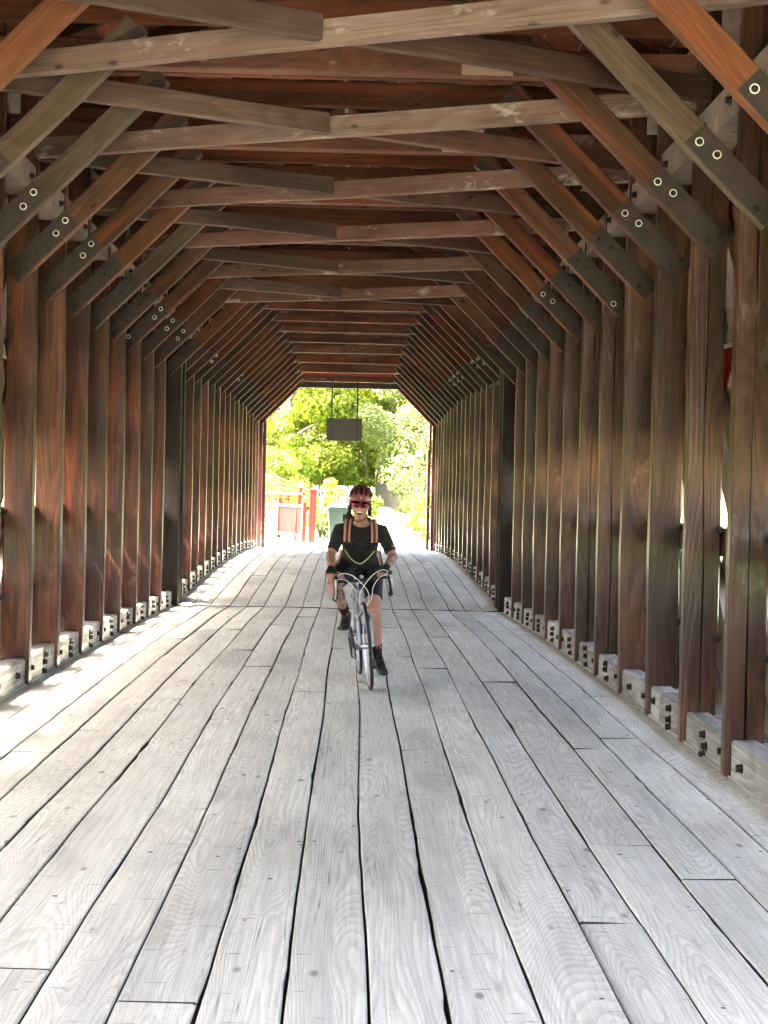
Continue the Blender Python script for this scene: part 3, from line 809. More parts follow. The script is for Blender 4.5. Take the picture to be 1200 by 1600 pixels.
bush(-.6, 63.5, 1.5, 1.9, M['leaf_lime'], 7000, .085, 'tall lime shrub behind the white pickets left of the helmet', 41, 'tall_shrub')
bush(2.7, 63.0, 1.3, 1.9, M['leaf_green'], 7000, .08, 'tall soft green shrub behind the pickets on the right', 42, 'tall_shrub')
bush(-3.2, 60.0, 1.7, 2.3, M['leaf_lime'], 8000, .085, 'tall lime shrub rising over the orange net', 43, 'tall_shrub')
bush(.9, 66.5, 1.3, 1.7, M['leaf_lime'], 4000, .08, 'lime shrub in front of the pale shed', 44, 'tall_shrub')
bush(4.4, 60.0, 1.5, 2.2, M['leaf_lime'], 6000, .085, 'tall lime shrub hidden mostly behind the right jamb', 45, 'tall_shrub')
# ------------------------------------------------------------------ fences beyond the bridge
M['picket_white'] = plain('white_picket', (0.20, 0.195, 0.17), 0.8, var=.12)
M['picket_brown'] = plain('weathered_picket', (0.06, 0.046, 0.03), 0.85, var=.2)
M['picket_grey'] = plain('silvered_picket', (0.12, 0.105, 0.08), 0.85, var=.2)
def picket_fence(pts, mat, label, h=.98, step=.135, w_=.075):
    a, b = Vector(pts[0]), Vector(pts[1]); L = (b - a).length; ang = math.atan2(b.y - a.y, b.x - a.x)
    root = empty('picket_fence', (a.x, a.y, gh(a.x, a.y)), (0, 0, ang), label=label, cat='fence')
    me = MB().add([(-w_/2, -.01, 0), (w_/2, -.01, 0), (w_/2, -.01, h - .06), (0, -.01, h), (-w_/2, -.01, h - .06), (-w_/2, .01, 0), (w_/2, .01, 0), (w_/2, .01, h - .06), (0, .01, h), (-w_/2, .01, h - .06)],
                  [(0, 1, 2, 3, 4), (9, 8, 7, 6, 5), (0, 5, 6, 1), (1, 6, 7, 2), (2, 7, 8, 3), (3, 8, 9, 4), (4, 9, 5, 0)]).mesh('picket', mat)
    q = random.Random(4); k = 0
    while k * step < L:
        o = link('picket', me, root); t = k * step
        g = gh(0, a.y + (b.y - a.y) * t / L) - gh(0, a.y)
        o.location = (t, 0, g + .05 + q.uniform(-.015, .015)); o.rotation_euler = (0, q.uniform(-.02, .02), 0); k += 1
    g1 = gh(0, b.y) - gh(0, a.y); sl_ = math.atan2(g1, L)
    for z in (.28, .78):
        o = MB().box((0, 0, -.035), (sqrt(L * L + g1 * g1), .04, .035)).obj('rail', mat, root); o.location = (0, .0125, z); o.rotation_euler = (0, -sl_, 0)
    for t in (0, .5, 1):
        o = MB().box((-.05, .055, -.1), (.05, .155, h + .02)).obj('post', mat, root); o.location = (L * t, 0, g1 * t)
picket_fence(((-1.5, 60.5), (.75, 59.5)), M['picket_white'], 'white picket fence left of the helmet, behind the green bin')
picket_fence(((1.0, 65.6), (2.4, 60.0)), M['picket_grey'], 'grey brown picket fence right of the helmet beside the bright path')
picket_fence(((2.44, 59.9), (3.9, 54.0)), M['picket_brown'], 'weathered brown picket fence behind the yellow bush at the right jamb', h=1.05)

# lattice railing that flares out to the left of the portal
rail_root = empty('lattice_railing', (-2.95, 46.6, gh(0, 46.6)), (0, 0, math.atan2(-3.5, 1.6)), label='faded red lattice railing flaring out left of the far portal', cat='railing')
M['lattice_red'] = plain('lattice_red_paint', (0.06, 0.008, 0.007), 0.6, var=.2)
def shear(o): o.rotation_euler = (0, R(3), 0)
L1, L2 = 1.9, 1.85
for (x0_, x1_, z0_, z1_, nm) in ((0, L1 + L2, 1.20, 1.27, 'top_rail'), (0, L1 + L2, .84, .93, 'middle_rail'), (0, L1 + L2, .02, .11, 'bottom_rail')):
    MB().box((x0_, -.045, z0_), (x1_, .045, z1_)).obj(nm, M['red_pale'], rail_root)
for x_ in (-.04, L1, L1 + L2):
    shear(MB().box((x_ - .06, -.055, -.1), (x_ + .06, .055, 1.20)).obj('post', M['red_pale'], rail_root))
k = 0.05
while k < L1 + .8:
    for sg in (-1, 1):
        z0_, z1_ = .11, .84; h_ = z1_ - z0_
        xa_, xb_ = (k - h_, k) if sg > 0 else (k, k - h_)
        # clip the strip to the panel
        def cl(xa_, xb_):
            t0, t1 = 0.0, 1.0
            for lim, keep in ((.04, 1), (L1 - .06, -1)):
                f0, f1 = (xa_ - lim) * keep, (xb_ - lim) * keep
                if f0 < 0 and f1 < 0: return None
                if f0 < 0: t0 = max(t0, -f0 / (f1 - f0))
                if f1 < 0: t1 = min(t1, f0 / (f0 - f1))
            return (t0, t1) if t1 - t0 > .08 else None
        c_ = cl(xa_, xb_)
        if c_:
            p0 = Vector((xa_ + (xb_ - xa_) * c_[0], .012 * sg, z0_ + h_ * c_[0])); p1 = Vector((xa_ + (xb_ - xa_) * c_[1], .012 * sg, z0_ + h_ * c_[1]))
            MB().tube([p0, p1], [(.009, .022)] * 2, 4, up=(0, 1, 0)).obj('lattice_strip', M['lattice_red'], rail_root)
    k += .15
x_ = L1 + .12
while x_ < L1 + L2 - .05:
    MB().box((x_, -.014, .11), (x_ + .032, .014, .84)).obj('baluster', M['lattice_red'], rail_root); x_ += .085
def gpost(x, y, w_, h, lean, mat, label, cap=None, name='guard_post'):
    t = empty(name, (x, y, gh(x, y)), (0, lean, 0), label=label, cat='post')
    MB().box((-w_/2, -w_/2, -.1), (w_/2, w_/2, h)).obj('shaft', mat, t)
    m = MB(); a = w_/2 + .012
    m.add([(-a, -a, h), (a, -a, h), (a, a, h), (-a, a, h), (-a, -a, h + .03), (a, -a, h + .03), (a, a, h + .03), (-a, a, h + .03), (0, 0, h + .07)],
          [(3, 2, 1, 0), (0, 1, 5, 4), (1, 2, 6, 5), (2, 3, 7, 6), (3, 0, 4, 7), (4, 5, 8), (5, 6, 8), (6, 7, 8), (7, 4, 8)]).obj('cap', cap or mat, t)
M['red_bright'] = plain('bright_red_paint', (0.15, 0.006, 0.006), 0.45, var=.1)
gpost(-1.62, 43.6, .09, 1.52, R(5.5), M['red_bright'], 'slender leaning red post with a white cap', plain('white_cap', (.75, .75, .72), .6))
gpost(-1.14, 42.9, .19, 1.46, R(1.5), M['red_bright'], 'thick bright red post between the slender post and the shrub')
# orange plastic safety net strung between railing and thick post
k_ = MB(); A = Vector((-2.85, 46.4, 0)); B = Vector((-1.22, 43.05, 0)); nz_ = 13; nx_ = 30
def npt(u, v):
    p = A.lerp(B, u); top = 1.95 + .05 * sin(u * 9) - .42 * u
    return Vector((p.x + .02 * sin(v * 9 + u * 20), p.y + .05, gh(0, p.y) + .12 + (top - .12) * v + .015 * sin(u * 40)))
for i in range(nx_ + 1): k_.tube([npt(i / nx_, j / 6) for j in range(7)], .006, 4)
for j in range(nz_ + 1): k_.tube([npt(i / 14, j / nz_) for i in range(15)], .006, 4)
tag(k_.obj('safety_net', plain('orange_plastic', (0.22, 0.04, 0.005), 0.5)), 'orange plastic safety net strung behind the lattice railing and red posts', 'net')

# green wheelie bin
M['bin'] = plain('green_plastic', (0.005, 0.014, 0.011), 0.45)
bn = empty('wheelie_bin', (-.45, 44.4, gh(0, 44.4)), (0, 0, .1), label='green wheelie bin half hidden behind the rider', cat='bin')
m = MB(); a0, a1, h_ = .2, .27, .85
m.add([(-a0, -a0, .06), (a0, -a0, .06), (a0, a0, .06), (-a0, a0, .06), (-a1, -a1, h_), (a1, -a1, h_), (a1, a1 + .05, h_), (-a1, a1 + .05, h_)], [(3, 2, 1, 0), (0, 1, 5, 4), (1, 2, 6, 5), (2, 3, 7, 6), (3, 0, 4, 7), (4, 5, 6, 7)])
m.obj('body', M['bin'], bn); MB().box((-.29, -.30, .852), (.29, .33, .90)).box((-.25, -.26, .90), (.25, .28, .94)).obj('lid', M['bin'], bn)
for sx in (-.24, .24): MB().torus((sx, .26, .09), .06, .03, 'x', 16, 6).obj('wheel', M['bolt'], bn, True)
MB().tube([(-.2, .36, .88), (.2, .36, .88)], .015, 8).obj('handle', M['bin'], bn, True)

# small shed seen through the trees
sh = empty('shed', (.95, 73, gh(0, 73)), (0, 0, -.15), label='small pale shed with a grey roof glimpsed between the trees', cat='shed')
MB().box((-1.5, -1, -.2), (1.5, 1, 1.15)).obj('wall', plain('pale_blue_wall', (.16, .21, .25), .7), sh)
rf = MB().add([(-1.7, -1.25, 1.12), (1.7, -1.25, 1.12), (1.7, 0, 1.75), (-1.7, 0, 1.75), (1.7, 1.25, 1.12), (-1.7, 1.25, 1.12),
          (-1.7, -1.25, 1.18), (1.7, -1.25, 1.18), (1.7, 0, 1.82), (-1.7, 0, 1.82), (1.7, 1.25, 1.18), (-1.7, 1.25, 1.18)],
         [(0, 3, 2, 1), (3, 5, 4, 2), (6, 7, 8, 9), (9, 8, 10, 11), (0, 1, 7, 6), (5, 11, 10, 4), (0, 6, 9, 3), (3, 9, 11, 5), (1, 2, 8, 7), (2, 4, 10, 8)]).obj('roof', plain('pale_roof', (.3, .32, .33), .5), sh)
wn = MB().box((-.9, -1.04, .35), (-.2, -1.003, .95)).obj('window', M['picket_white'], sh)
MB().box((-.85, -1.055, .4), (-.25, -1.0405, .9)).obj('pane', plain('dark_glass', (.03, .04, .05), .1), wn)
dr = MB().box((.35, -1.04, -.2), (1.0, -1.003, 1.0)).obj('door', M['picket_brown'], sh)

# ------------------------------------------------------------------ bicycle
M['frame_white'] = plain('white_frame_paint', (0.34, 0.36, 0.40), 0.25, var=.02, spec=.5)
M['black_rubber'] = plain('black_rubber', (0.018, 0.018, 0.02), 0.6)
M['black_gloss'] = plain('black_gloss', (0.02, 0.02, 0.022), 0.3, spec=.5)
M['alloy'] = plain('brushed_alloy', (0.55, 0.55, 0.56), 0.3, 0.8, var=.03)
M['cable'] = plain('white_cable', (0.75, 0.73, 0.66), 0.4, var=.02)
M['navy'] = plain('navy_paint', (0.02, 0.03, 0.09), 0.3, spec=.5)
FZ = .059
bike = empty('bicycle', (.125, 12.10, FZ), (0, R(-6.0), R(4.5)), label='white road bicycle with drop handlebars and cream brake cables under the rider', cat='bicycle')
WR = .338
def P(l, f, z): return Vector((l, -f, z))
def wheel(f):
    wroot = empty('wheel', P(0, f, WR)); wroot.parent = bike
    MB().torus((0, 0, 0), WR - .013, .013, 'x', 64, 8).obj('tyre', M['black_rubber'], wroot, True)
    MB().torus((0, 0, 0), WR - .036, .0125, 'x', 64, 8, sq=1.0).obj('rim', M['alloy'], wroot, True)
    MB().tube([(-.05, 0, 0), (-.03, 0, 0), (-.028, 0, 0), (.028, 0, 0), (.03, 0, 0), (.05, 0, 0)], [.01, .012, .024, .024, .012, .01], 12).obj('hub', M['alloy'], wroot, True)
    sp = MB()
    for k in range(24):
        a = 2 * pi * k / 24; s_ = .026 * (1 if k % 2 else -1); b = a + (.28 if k % 4 < 2 else -.28)
        sp.tube([(s_, .022 * cos(b), .022 * sin(b)), (0, (WR - .045) * cos(a), (WR - .045) * sin(a))], .0011, 4, cap=False)
    sp.obj('spokes', M['alloy'], wroot)
    return wroot
fw = wheel(.5); fw.rotation_euler = (0, 0, R(-.5)); wheel(-.49)
HTb, HTt = P(0, .43, .60), P(0, .385, .755)
BB = P(0, -.075, .268); ST_ = P(0, -.235, .74); RH = P(0, -.49, WR)
def smooth_path(pts, rad, sub=5):
    pts = [Vector(p) for p in pts]
    if len(pts) < 4: return pts, rad
    if not hasattr(rad, '__len__'): rad = [rad] * len(pts)
    out, ro = [], []
    for i in range(len(pts) - 1):
        p0, p1, p2, p3 = pts[max(i - 1, 0)], pts[i], pts[i + 1], pts[min(i + 2, len(pts) - 1)]
        for k in range(sub):
            t = k / sub
            out.append(.5 * ((2 * p1) + (p2 - p0) * t + (2 * p0 - 5 * p1 + 4 * p2 - p3) * t * t + (3 * p1 - p0 - 3 * p2 + p3) * t ** 3))
            a, b = rad[i], rad[i + 1]
            ro.append(tuple(a[j] + (b[j] - a[j]) * t for j in range(2)) if hasattr(a, '__len__') else a + (b - a) * t)
    return out + [pts[-1]], ro + [rad[-1]]
def part(name, pts, rad, mat, n=12, parent=bike, **k):
    pts, rad = smooth_path(pts, rad)
    return MB().tube(pts, rad, n, **k).obj(name, mat, parent, True)
fr = MB()
fr.tube([HTb + Vector((0, 0, .0)), HTt], .021, 14); fr.tube([HTt + Vector((0, .0, -.025)), ST_], .0165, 12)
fr.tube([HTb + Vector((0, .0, .02)), BB], [.020, .022], 12); fr.tube([BB, ST_ + Vector((0, .008, .03))], .0165, 12)
fr.tube([BB + Vector((-.045, 0, 0)), BB + Vector((.045, 0, 0))], .021, 12)
for s_ in (-1, 1):
    fr.tube([BB + Vector((s_ * .03, 0, 0)), RH + Vector((s_ * .062, 0, 0))], [.011, .008], 8)
    fr.tube([ST_ + Vector((s_ * .014, 0, -.02)), RH + Vector((s_ * .062, 0, 0))], [.009, .007], 8)
fr.obj('frame', M['frame_white'], bike, True)
part('seat_post', [ST_, P(0, -.27, .885)], .0135, M['alloy'])
sd = MB().tube([P(0, -.43, .905), P(0, -.38, .91), P(0, -.28, .905), P(0, -.16, .90), P(0, -.12, .895)], [(.02, .05), (.022, .068), (.02, .05), (.015, .022), (.01, .014)], 14, up=(0, 0, 1)); sd.obj('saddle', M['black_gloss'], bike, True)
fkm = MB(); crown = P(0, .44, .575)
fkm.tube([HTb, crown], .019, 10); fkm.tube([crown + Vector((-.055, 0, -.03)), crown + Vector((-.03, 0, 0)), crown + Vector((.03, 0, 0)), crown + Vector((.055, 0, -.03))], .016, 10)
for s_ in (-1, 1): fkm.tube([crown + Vector((s_ * .05, 0, -.02)), P(s_ * .05, .452, .47), P(s_ * .052, .475, .38), P(s_ * .052, .5, WR)], [(.013, .019), (.012, .016), (.010, .013), (.008, .01)], 10, up=(1, 0, 0))
fkm.obj('fork', M['frame_white'], bike, True)
cal = MB(); cc = P(0, .465, .60)
cal.tube([cc + Vector((-.028, 0, -.09)), cc + Vector((-.038, -.01, -.04)), cc + Vector((0, -.015, 0)), cc + Vector((.038, -.01, -.04)), cc + Vector((.028, 0, -.09))], .008, 8)
cal.tube([cc + Vector((0, -.015, 0)), cc + Vector((.03, -.015, .04))], .006, 6); cal.obj('front_brake', M['black_gloss'], bike, True)
part('headset', [HTt, HTt + Vector((0, .012, .045))], .021, M['navy'])
stemp = P(0, .37, .815)
part('stem', [stemp, P(0, .455, .835)], [.017, .019], M['frame_white'])
bar = empty('handlebar', P(0, .455, .835), (0, 0, R(2.5))); bar.parent = bike
def Q(l, f, z): return Vector((l, -f, z))
part('bar', [Q(-.20, .01, .008), Q(-.12, 0, .004), Q(0, 0, 0), Q(.12, 0, .004), Q(.20, .01, .008)], .0125, M['black_rubber'], parent=bar)
for s_ in (-1, 1):
    part('drop', [Q(s_ * .195, .008, .008), Q(s_ * .205, .05, .01), Q(s_ * .208, .095, -.015), Q(s_ * .21, .105, -.06), Q(s_ * .212, .07, -.115), Q(s_ * .215, .0, -.125), Q(s_ * .215, -.03, -.125)], .0155, M['black_rubber'], parent=bar)
    part('brake_hood', [Q(s_ * .207, .06, .012), Q(s_ * .207, .10, .02), Q(s_ * .207, .14, .045), Q(s_ * .207, .15, .06)], [(.018, .016), (.021, .017), (.018, .015), (.012, .012)], M['black_rubber'], parent=bar)
    lv = part('brake_lever', [Q(s_ * .207, .145, .035), Q(s_ * .212, .165, -.01), Q(s_ * .216, .15, -.07), Q(s_ * .222, .13, -.115)], [(.006, .010), (.006, .009), (.005, .008), (.005, .007)], M['alloy'], parent=bar)
    # cream cable housings loop from the hoods to brake and downtube
    part('cable', [Q(s_ * .20, .14, .05), Q(s_ * .15, .17, .075), Q(s_ * .08, .17, .05), Q(s_ * .01, .15, -.02), Q(-s_ * .035, .12, -.10), Q(-s_ * .03, .04, -.18), Q(-s_ * .01, .0, -.22)], .003, M['cable'], 6, parent=bar)
    part('cable', [Q(s_ * .20, .12, .03), Q(s_ * .13, .13, .02), Q(s_ * .07, .14, -.05), Q(s_ * .055, .12, -.13), Q(s_ * .02, .05, -.20)], .003, M['cable'], 6, parent=bar)
part('front_light', [Q(.0, .03, .03), Q(0, .055, .03)], .014, M['frame_white'], parent=bar)
part('chainring', [BB + Vector((-.052, 0, 0)), BB + Vector((-.056, 0, 0))], .088, M['black_gloss'], 32)
ang_c = R(3)
for s_, nm in ((-1, 1), (1, -1)):
    c0 = BB + Vector((s_ * .062, 0, 0)); c1 = c0 + Vector((s_ * .012, -.172 * sin(ang_c) * nm, .168 * nm))
    ck = MB().tube([c0, c1], [(.009, .016), (.008, .011)], 8, up=(1, 0, 0)).obj('crank', M['black_gloss'], bike, True)
    MB().box((c1.x + min(0, s_ * .10) , c1.y - .035, c1.z - .011), (c1.x + max(0, s_ * .10), c1.y + .035, c1.z + .011)).obj('pedal', M['black_rubber'], ck)
ch = MB().tube([BB + Vector((-.054, 0, .088)), RH + Vector((-.05, 0, .045)), RH + Vector((-.05, .045, 0)), RH + Vector((-.05, 0, -.05)), RH + Vector((-.05, -.02, -.12)), RH + Vector((-.05, .01, -.17)), RH + Vector((-.05, -.03, -.19)), BB + Vector((-.054, 0, -.088))], .004, 5)
ch.obj('chain', M['black_rubber'], bike, True)
rd = MB().tube([RH + Vector((-.065, 0, -.02)), RH + Vector((-.06, -.015, -.09)), RH + Vector((-.055, .0, -.19))], [(.01, .014), (.01, .016), (.006, .014)], 8); rd.obj('rear_derailleur', M['black_gloss'], bike, True)
MB().tube([RH + Vector((-.048, 0, 0)), RH + Vector((-.03, 0, 0))], [.03, .05], 20).obj('sprockets', M['alloy'], bike, True)
# bottle in a cage on the down tube
bt = MB().tube([P(0, .17, .40), P(0, .19, .42), P(0, .26, .53), P(0, .27, .545), P(0, .285, .57)], [.02, .036, .036, .02, .014], 14).obj('bottle', M['navy'], bike, True)

# ------------------------------------------------------------------ rider
M['cloth_black'] = plain('black_jersey', (0.018, 0.018, 0.019), 0.85, var=.15, scale=5)
def cloth(name, col, rough=.85):
    k = NT(name); tc = k.n('TexCoord'); sc_ = k.n('VectorMath', operation='MULTIPLY'); k.t.links.new(tc.outputs['Object'], sc_.inputs[0]); sc_.inputs[1].default_value = (9, 9, 16)
    nz = k.n('TexNoise', i_Scale=1.0, i_Detail=3.0, i_Distortion=1.5); k.t.links.new(sc_.outputs[0], nz.inputs['Vector']); k.bump(nz.outputs[0], .9, .03)
    return k.set(Base_Color=col, Roughness=rough)
M['jersey_cloth'] = cloth('jersey_cloth', (0.016, 0.016, 0.017))
M['short_black'] = plain('black_shorts', (0.012, 0.012, 0.014), 0.6, var=.1)
M['shoe'] = plain('black_shoe', (0.022, 0.022, 0.024), 0.45, var=.2)
M['helmet'] = plain('dusty_rose_helmet', (0.20, 0.05, 0.048), 0.3, var=.05, spec=.5)
M['helmet_dark'] = plain('helmet_vent_foam', (0.03, 0.006, 0.008), 0.8)
M['hair'] = plain('dark_brown_hair', (0.03, 0.016, 0.01), 0.6)
M['teeth'] = plain('teeth', (0.75, 0.72, 0.66), 0.4)
M['mouth'] = plain('mouth_inside', (0.10, 0.015, 0.015), 0.6)
M['lip'] = plain('lips', (0.36, 0.15, 0.12), 0.5)
def skin_mat(name, tattoo=0.0):
    k = NT(name); tc = k.n('TexCoord')
    a = k.n('TexNoise', i_Scale=9.0, i_Detail=3.0); k.t.links.new(tc.outputs['Object'], a.inputs['Vector'])
    c = k.ramp(a.outputs[0], [(0.3, (0.36, 0.185, 0.135)), (0.7, (0.46, 0.265, 0.20))])
    if tattoo:
        b = k.n('TexNoise', i_Scale=16.0, i_Detail=3.0, i_Distortion=1.2); k.t.links.new(tc.outputs['Object'], b.inputs['Vector'])
        c = k.mix(k.ramp(b.outputs[0], [(0.48, 0.0), (0.54, tattoo)]), c, (0.10, 0.09, 0.085))
    k.b.inputs['Subsurface Weight'].default_value = 0.08
    k.b.inputs['Subsurface Radius'].default_value = (0.01, 0.004, 0.002)
    return k.set(Base_Color=c, Roughness=0.5)
M['skin'] = skin_mat('skin'); M['tattoo'] = skin_mat('tattooed_skin', 0.75)
ks = NT('patterned_sock'); tc = ks.n('TexCoord'); vo = ks.n('TexVoronoi', i_Scale=26.0); ks.t.links.new(tc.outputs['Object'], vo.inputs['Vector'])
M['sock'] = ks.set(Base_Color=ks.mix(ks.ramp(vo.outputs['Distance'], [(0.25, 1.0), (0.32, 0.0)]), (0.02, 0.012, 0.015), (0.45, 0.12, 0.10)), Roughness=.9)
ps = NT('striped_strap')
M['strap_pink'] = plain('dusty_pink_strap', (0.50, 0.27, 0.20), 0.8); M['strap_dark'] = plain('maroon_strap', (0.13, 0.035, 0.03), 0.8)

def remesh(mb, name, mats, voxel=.006, smooth=4, fac=.5, face_mat=None, parent=None):
    me = mb.mesh(name + '_raw'); o = bpy.data.objects.new(name, me); COL.objects.link(o)
    r = o.modifiers.new('r', 'REMESH'); r.mode = 'VOXEL'; r.voxel_size = voxel
    if smooth:
        s_ = o.modifiers.new('s', 'SMOOTH'); s_.iterations = smooth; s_.factor = fac
    dg = bpy.context.evaluated_depsgraph_get(); dg.update()
    nm = bpy.data.meshes.new_from_object(o.evaluated_get(dg)); nm.name = name
    o.modifiers.clear(); o.data = nm; bpy.data.meshes.remove(me)
    nm.materials.clear()
    for m in mats: nm.materials.append(m)
    nm.polygons.foreach_set('use_smooth', [True] * len(nm.polygons))
    if face_mat:
        nm.polygons.foreach_set('material_index', [face_mat(p.center) for p in nm.polygons])
    if parent is not None: o.parent = parent
    return o
BX, BY, BZ = .06, 12.0, FZ
rider = None
def W(x, y, z): return Vector((x - BX, y - BY, z - BZ))
root = empty('person', (BX, BY, BZ), label='cyclist in black jersey and shorts, red sunglasses and rose helmet riding towards the camera', cat='person')
hipL, hipR = W(-.03, 12.43, .945), W(.15, 12.43, .94)
kneL, kneR = W(-.140, 11.995, .835), W(.185, 12.13, .62)
ankL, ankR = W(-.035, 12.24, .575), W(.225, 12.27, .235)
toeL, toeR = W(-.045, 12.03, .515), W(.262, 12.06, .165)
pel, che, nek = W(.06, 12.42, .98), W(.065, 12.16, 1.20), W(.068, 12.10, 1.325)
shL, shR = W(-.10, 12.10, 1.245), W(.232, 12.10, 1.245)
elL, elR = W(-.165, 12.02, 1.06), W(.325, 12.02, 1.055)
wrL, wrR = W(-.155, 11.74, .965), W(.262, 11.75, .985)
hdC = W(.056, 11.975, 1.455)
def lerp(a, b, t): return a.lerp(b, t)
def limb(mb, pts, rad, n=14, up=None): mb.tube(pts, rad, n, up=up)
body = MB()
def torso(mb, g=0.0, low=True):
    X1 = (1, 0, 0)
    pts = [pel + Vector((0, .03, -.07)), pel, lerp(pel, che, .35), lerp(pel, che, .7), che, lerp(che, nek, .55), nek + Vector((0, .0, -.015))]
    rad = [(.135 + g, .10 + g), (.150 + g, .112 + g), (.128 + g, .098 + g), (.138 + g, .105 + g), (.152 + g, .110 + g), (.140 + g, .088 + g), (.075 + g, .06 + g)]
    mb.tube(pts, rad, 24, up=X1)
    mb.ellipsoid(lerp(che, nek, .2) + Vector((-.06, -.075, -.02)), (.062 + g, .045 + g, .055 + g)); mb.ellipsoid(lerp(che, nek, .2) + Vector((.06, -.075, -.02)), (.062 + g, .045 + g, .055 + g))
def arm(mb, sh, el, wr, g=0.0, t1=1.0):
    pts = [lerp(sh, W(.066, 12.12, 1.27), .45), sh, lerp(sh, el, .35), lerp(sh, el, .75)]
    rad = [.055 + g, .055 + g, .045 + g, .039 + g]
    if t1 >= 1: pts += [el, lerp(el, wr, .3), lerp(el, wr, .7), wr]; rad += [.036 + g, .038 + g, .030 + g, (.022 + g, .026 + g)]
    else: pts += [lerp(sh, el, .80)]; rad += [.041 + g]
    limb(mb, pts, rad)
def leg(mb, hp, kn, an, g=0.0, mode='all'):
    A = [(hp + Vector((0, .02, .03)), .085), (hp, .095), (lerp(hp, kn, .3), .086), (lerp(hp, kn, .6), .072), (lerp(hp, kn, .85), .060), (kn, .054)]
    Bk = (an - kn).normalized(); back = Vector((0, .02, 0))
    A2 = [(lerp(kn, an, .12) + back * .3, .051), (lerp(kn, an, .3) + back, .055), (lerp(kn, an, .5) + back * .7, .047), (lerp(kn, an, .75) + back * .2, .034), (an, .031)]
    if mode == 'short': A = A[:4] + [(lerp(hp, kn, .74), .0665)]; A2 = []
    pts = [p for p, r_ in A + A2]; limb(mb, pts, [r_ + g for p, r_ in A + A2], 16)
torso(body)
for a_ in ((shL, elL, wrL), (shR, elR, wrR)): arm(body, *a_)
for a_ in ((hipL, kneL, ankL), (hipR, kneR, ankR)): leg(body, *a_)
for an, to in ((ankL, toeL), (ankR, toeR)):
    body.tube([an + Vector((0, .04, -.04)), an + Vector((0, .0, -.045)), lerp(an, to, .6) + Vector((0, 0, -.03)), to + Vector((0, 0, -.03))], [.022, .026, .014, .010], 12)
# neck and head, looking at the camera
body.tube([nek + Vector((0, .02, -.06)), nek, hdC + Vector((0, .045, -.05))], [(.085, .07), (.052, .05), (.048, .05)], 16, up=(1, 0, 0))
HT = Matrix.Rotation(R(4), 3, 'Y')
def H(x, y, z): return hdC + HT @ Vector((x, y, z))
body.ellipsoid(H(0, .035, .035), (.073, .090, .088)); body.ellipsoid(H(0, -.005, -.01), (.064, .070, .082)); body.ellipsoid(H(0, -.022, -.068), (.045, .045, .042))
body.ellipsoid(H(0, -.046, -.098), (.024, .022, .018))
body.ellipsoid(H(-.038, -.050, -.026), (.022, .018, .02)); body.ellipsoid(H(.038, -.050, -.026), (.022, .018, .02))
body.tube([H(0, -.068, .018), H(0, -.086, -.012), H(0, -.092, -.026)], [.008, .010, .013], 8); body.ellipsoid(H(-.011, -.080, -.029), (.009, .010, .007)); body.ellipsoid(H(.011, -.080, -.029), (.009, .010, .007))
for s_ in (-1, 1): body.ellipsoid(H(s_ * .073, .012, -.012), (.010, .018, .030))
body.tube([H(-.028, -.062, -.052), H(-.014, -.078, -.044), H(.014, -.078, -.044), H(.028, -.062, -.052)], .0065, 8)
body.tube([H(-.026, -.060, -.058), H(-.012, -.069, -.078), H(.012, -.069, -.078), H(.026, -.060, -.058)], .0065, 8)
# hands: palm, four unequal curled fingers and a thumb, closed on the hoods
def hand(mb, wr, tgt, outer, knuckle_h=.02):
    """tgt: point on the hood the hand rests on; outer: +1 when the thumb is on the -x side"""
    dv = (tgt - wr).normalized(); side = dv.cross(Vector((0, 0, 1))).normalized(); upv = side.cross(dv)
    pc = wr + dv * .045
    mb.tube([wr - dv * .01, wr + dv * .02, wr + dv * .055, wr + dv * .085], [(.018, .024), (.016, .034), (.0155, .039), (.013, .036)], 12, up=tuple(upv))
    for i in range(4):
        o_ = (-.028 + .0187 * i) * outer
        L_ = (.034, .040, .038, .030)[i]
        b0 = wr + dv * (.078 - abs(i - 1.3) * .003) + side * o_
        p1 = b0 + dv * L_ * .85 + upv * -.012; p2 = p1 + dv * .008 - upv * (L_ * .75); p3 = p2 - dv * .018 - upv * (L_ * .35)
        mb.tube([b0 - dv * .012, b0, p1, p2, p3], [.0095, .0095, .0088, .008, .007], 8)
    t0 = wr + dv * .03 + side * (-.026 * outer) ; t1 = t0 + dv * .022 + side * (-.020 * outer) - upv * .012; t2 = t1 + dv * .020 - upv * .022 + side * (.006 * outer)
    mb.tube([t0, t1, t2], [.012, .010, .008], 8)
tgL, tgR = W(-.150, 11.63, .925), W(.222, 11.66, .945)
hand(body, wrL, tgL, -1); hand(body, wrR, tgR, 1)
def fmat(c):
    x, y, z = c
    if x > .17 and z + BZ > .98 and z + BZ < 1.24: return 1
    if x < -.02 and .56 < z + BZ < .88: return 1
    return 0
bod = remesh(body, 'body', [M['skin'], M['tattoo']], .0048, 3, .5, fmat, root)
# jersey with short sleeves
j = MB(); torso(j, .009)
arm(j, shL, elL, wrL, .010, .5); arm(j, shR, elR, wrR, .010, .5)
jer = remesh(j, 'jersey', [M['jersey_cloth']], .007, 3, .5, None, root)
sh_ = MB(); sh_.tube([pel + Vector((0, .05, -.09)), pel + Vector((0, .02, -.03)), pel + Vector((0, 0, .04))], [(.150, .115), (.166, .128), (.162, .124)], 20, up=(1, 0, 0))
leg(sh_, hipL, kneL, ankL, .010, 'short'); leg(sh_, hipR, kneR, ankR, .010, 'short')
remesh(sh_, 'shorts', [M['short_black']], .007, 3, .5, None, root)
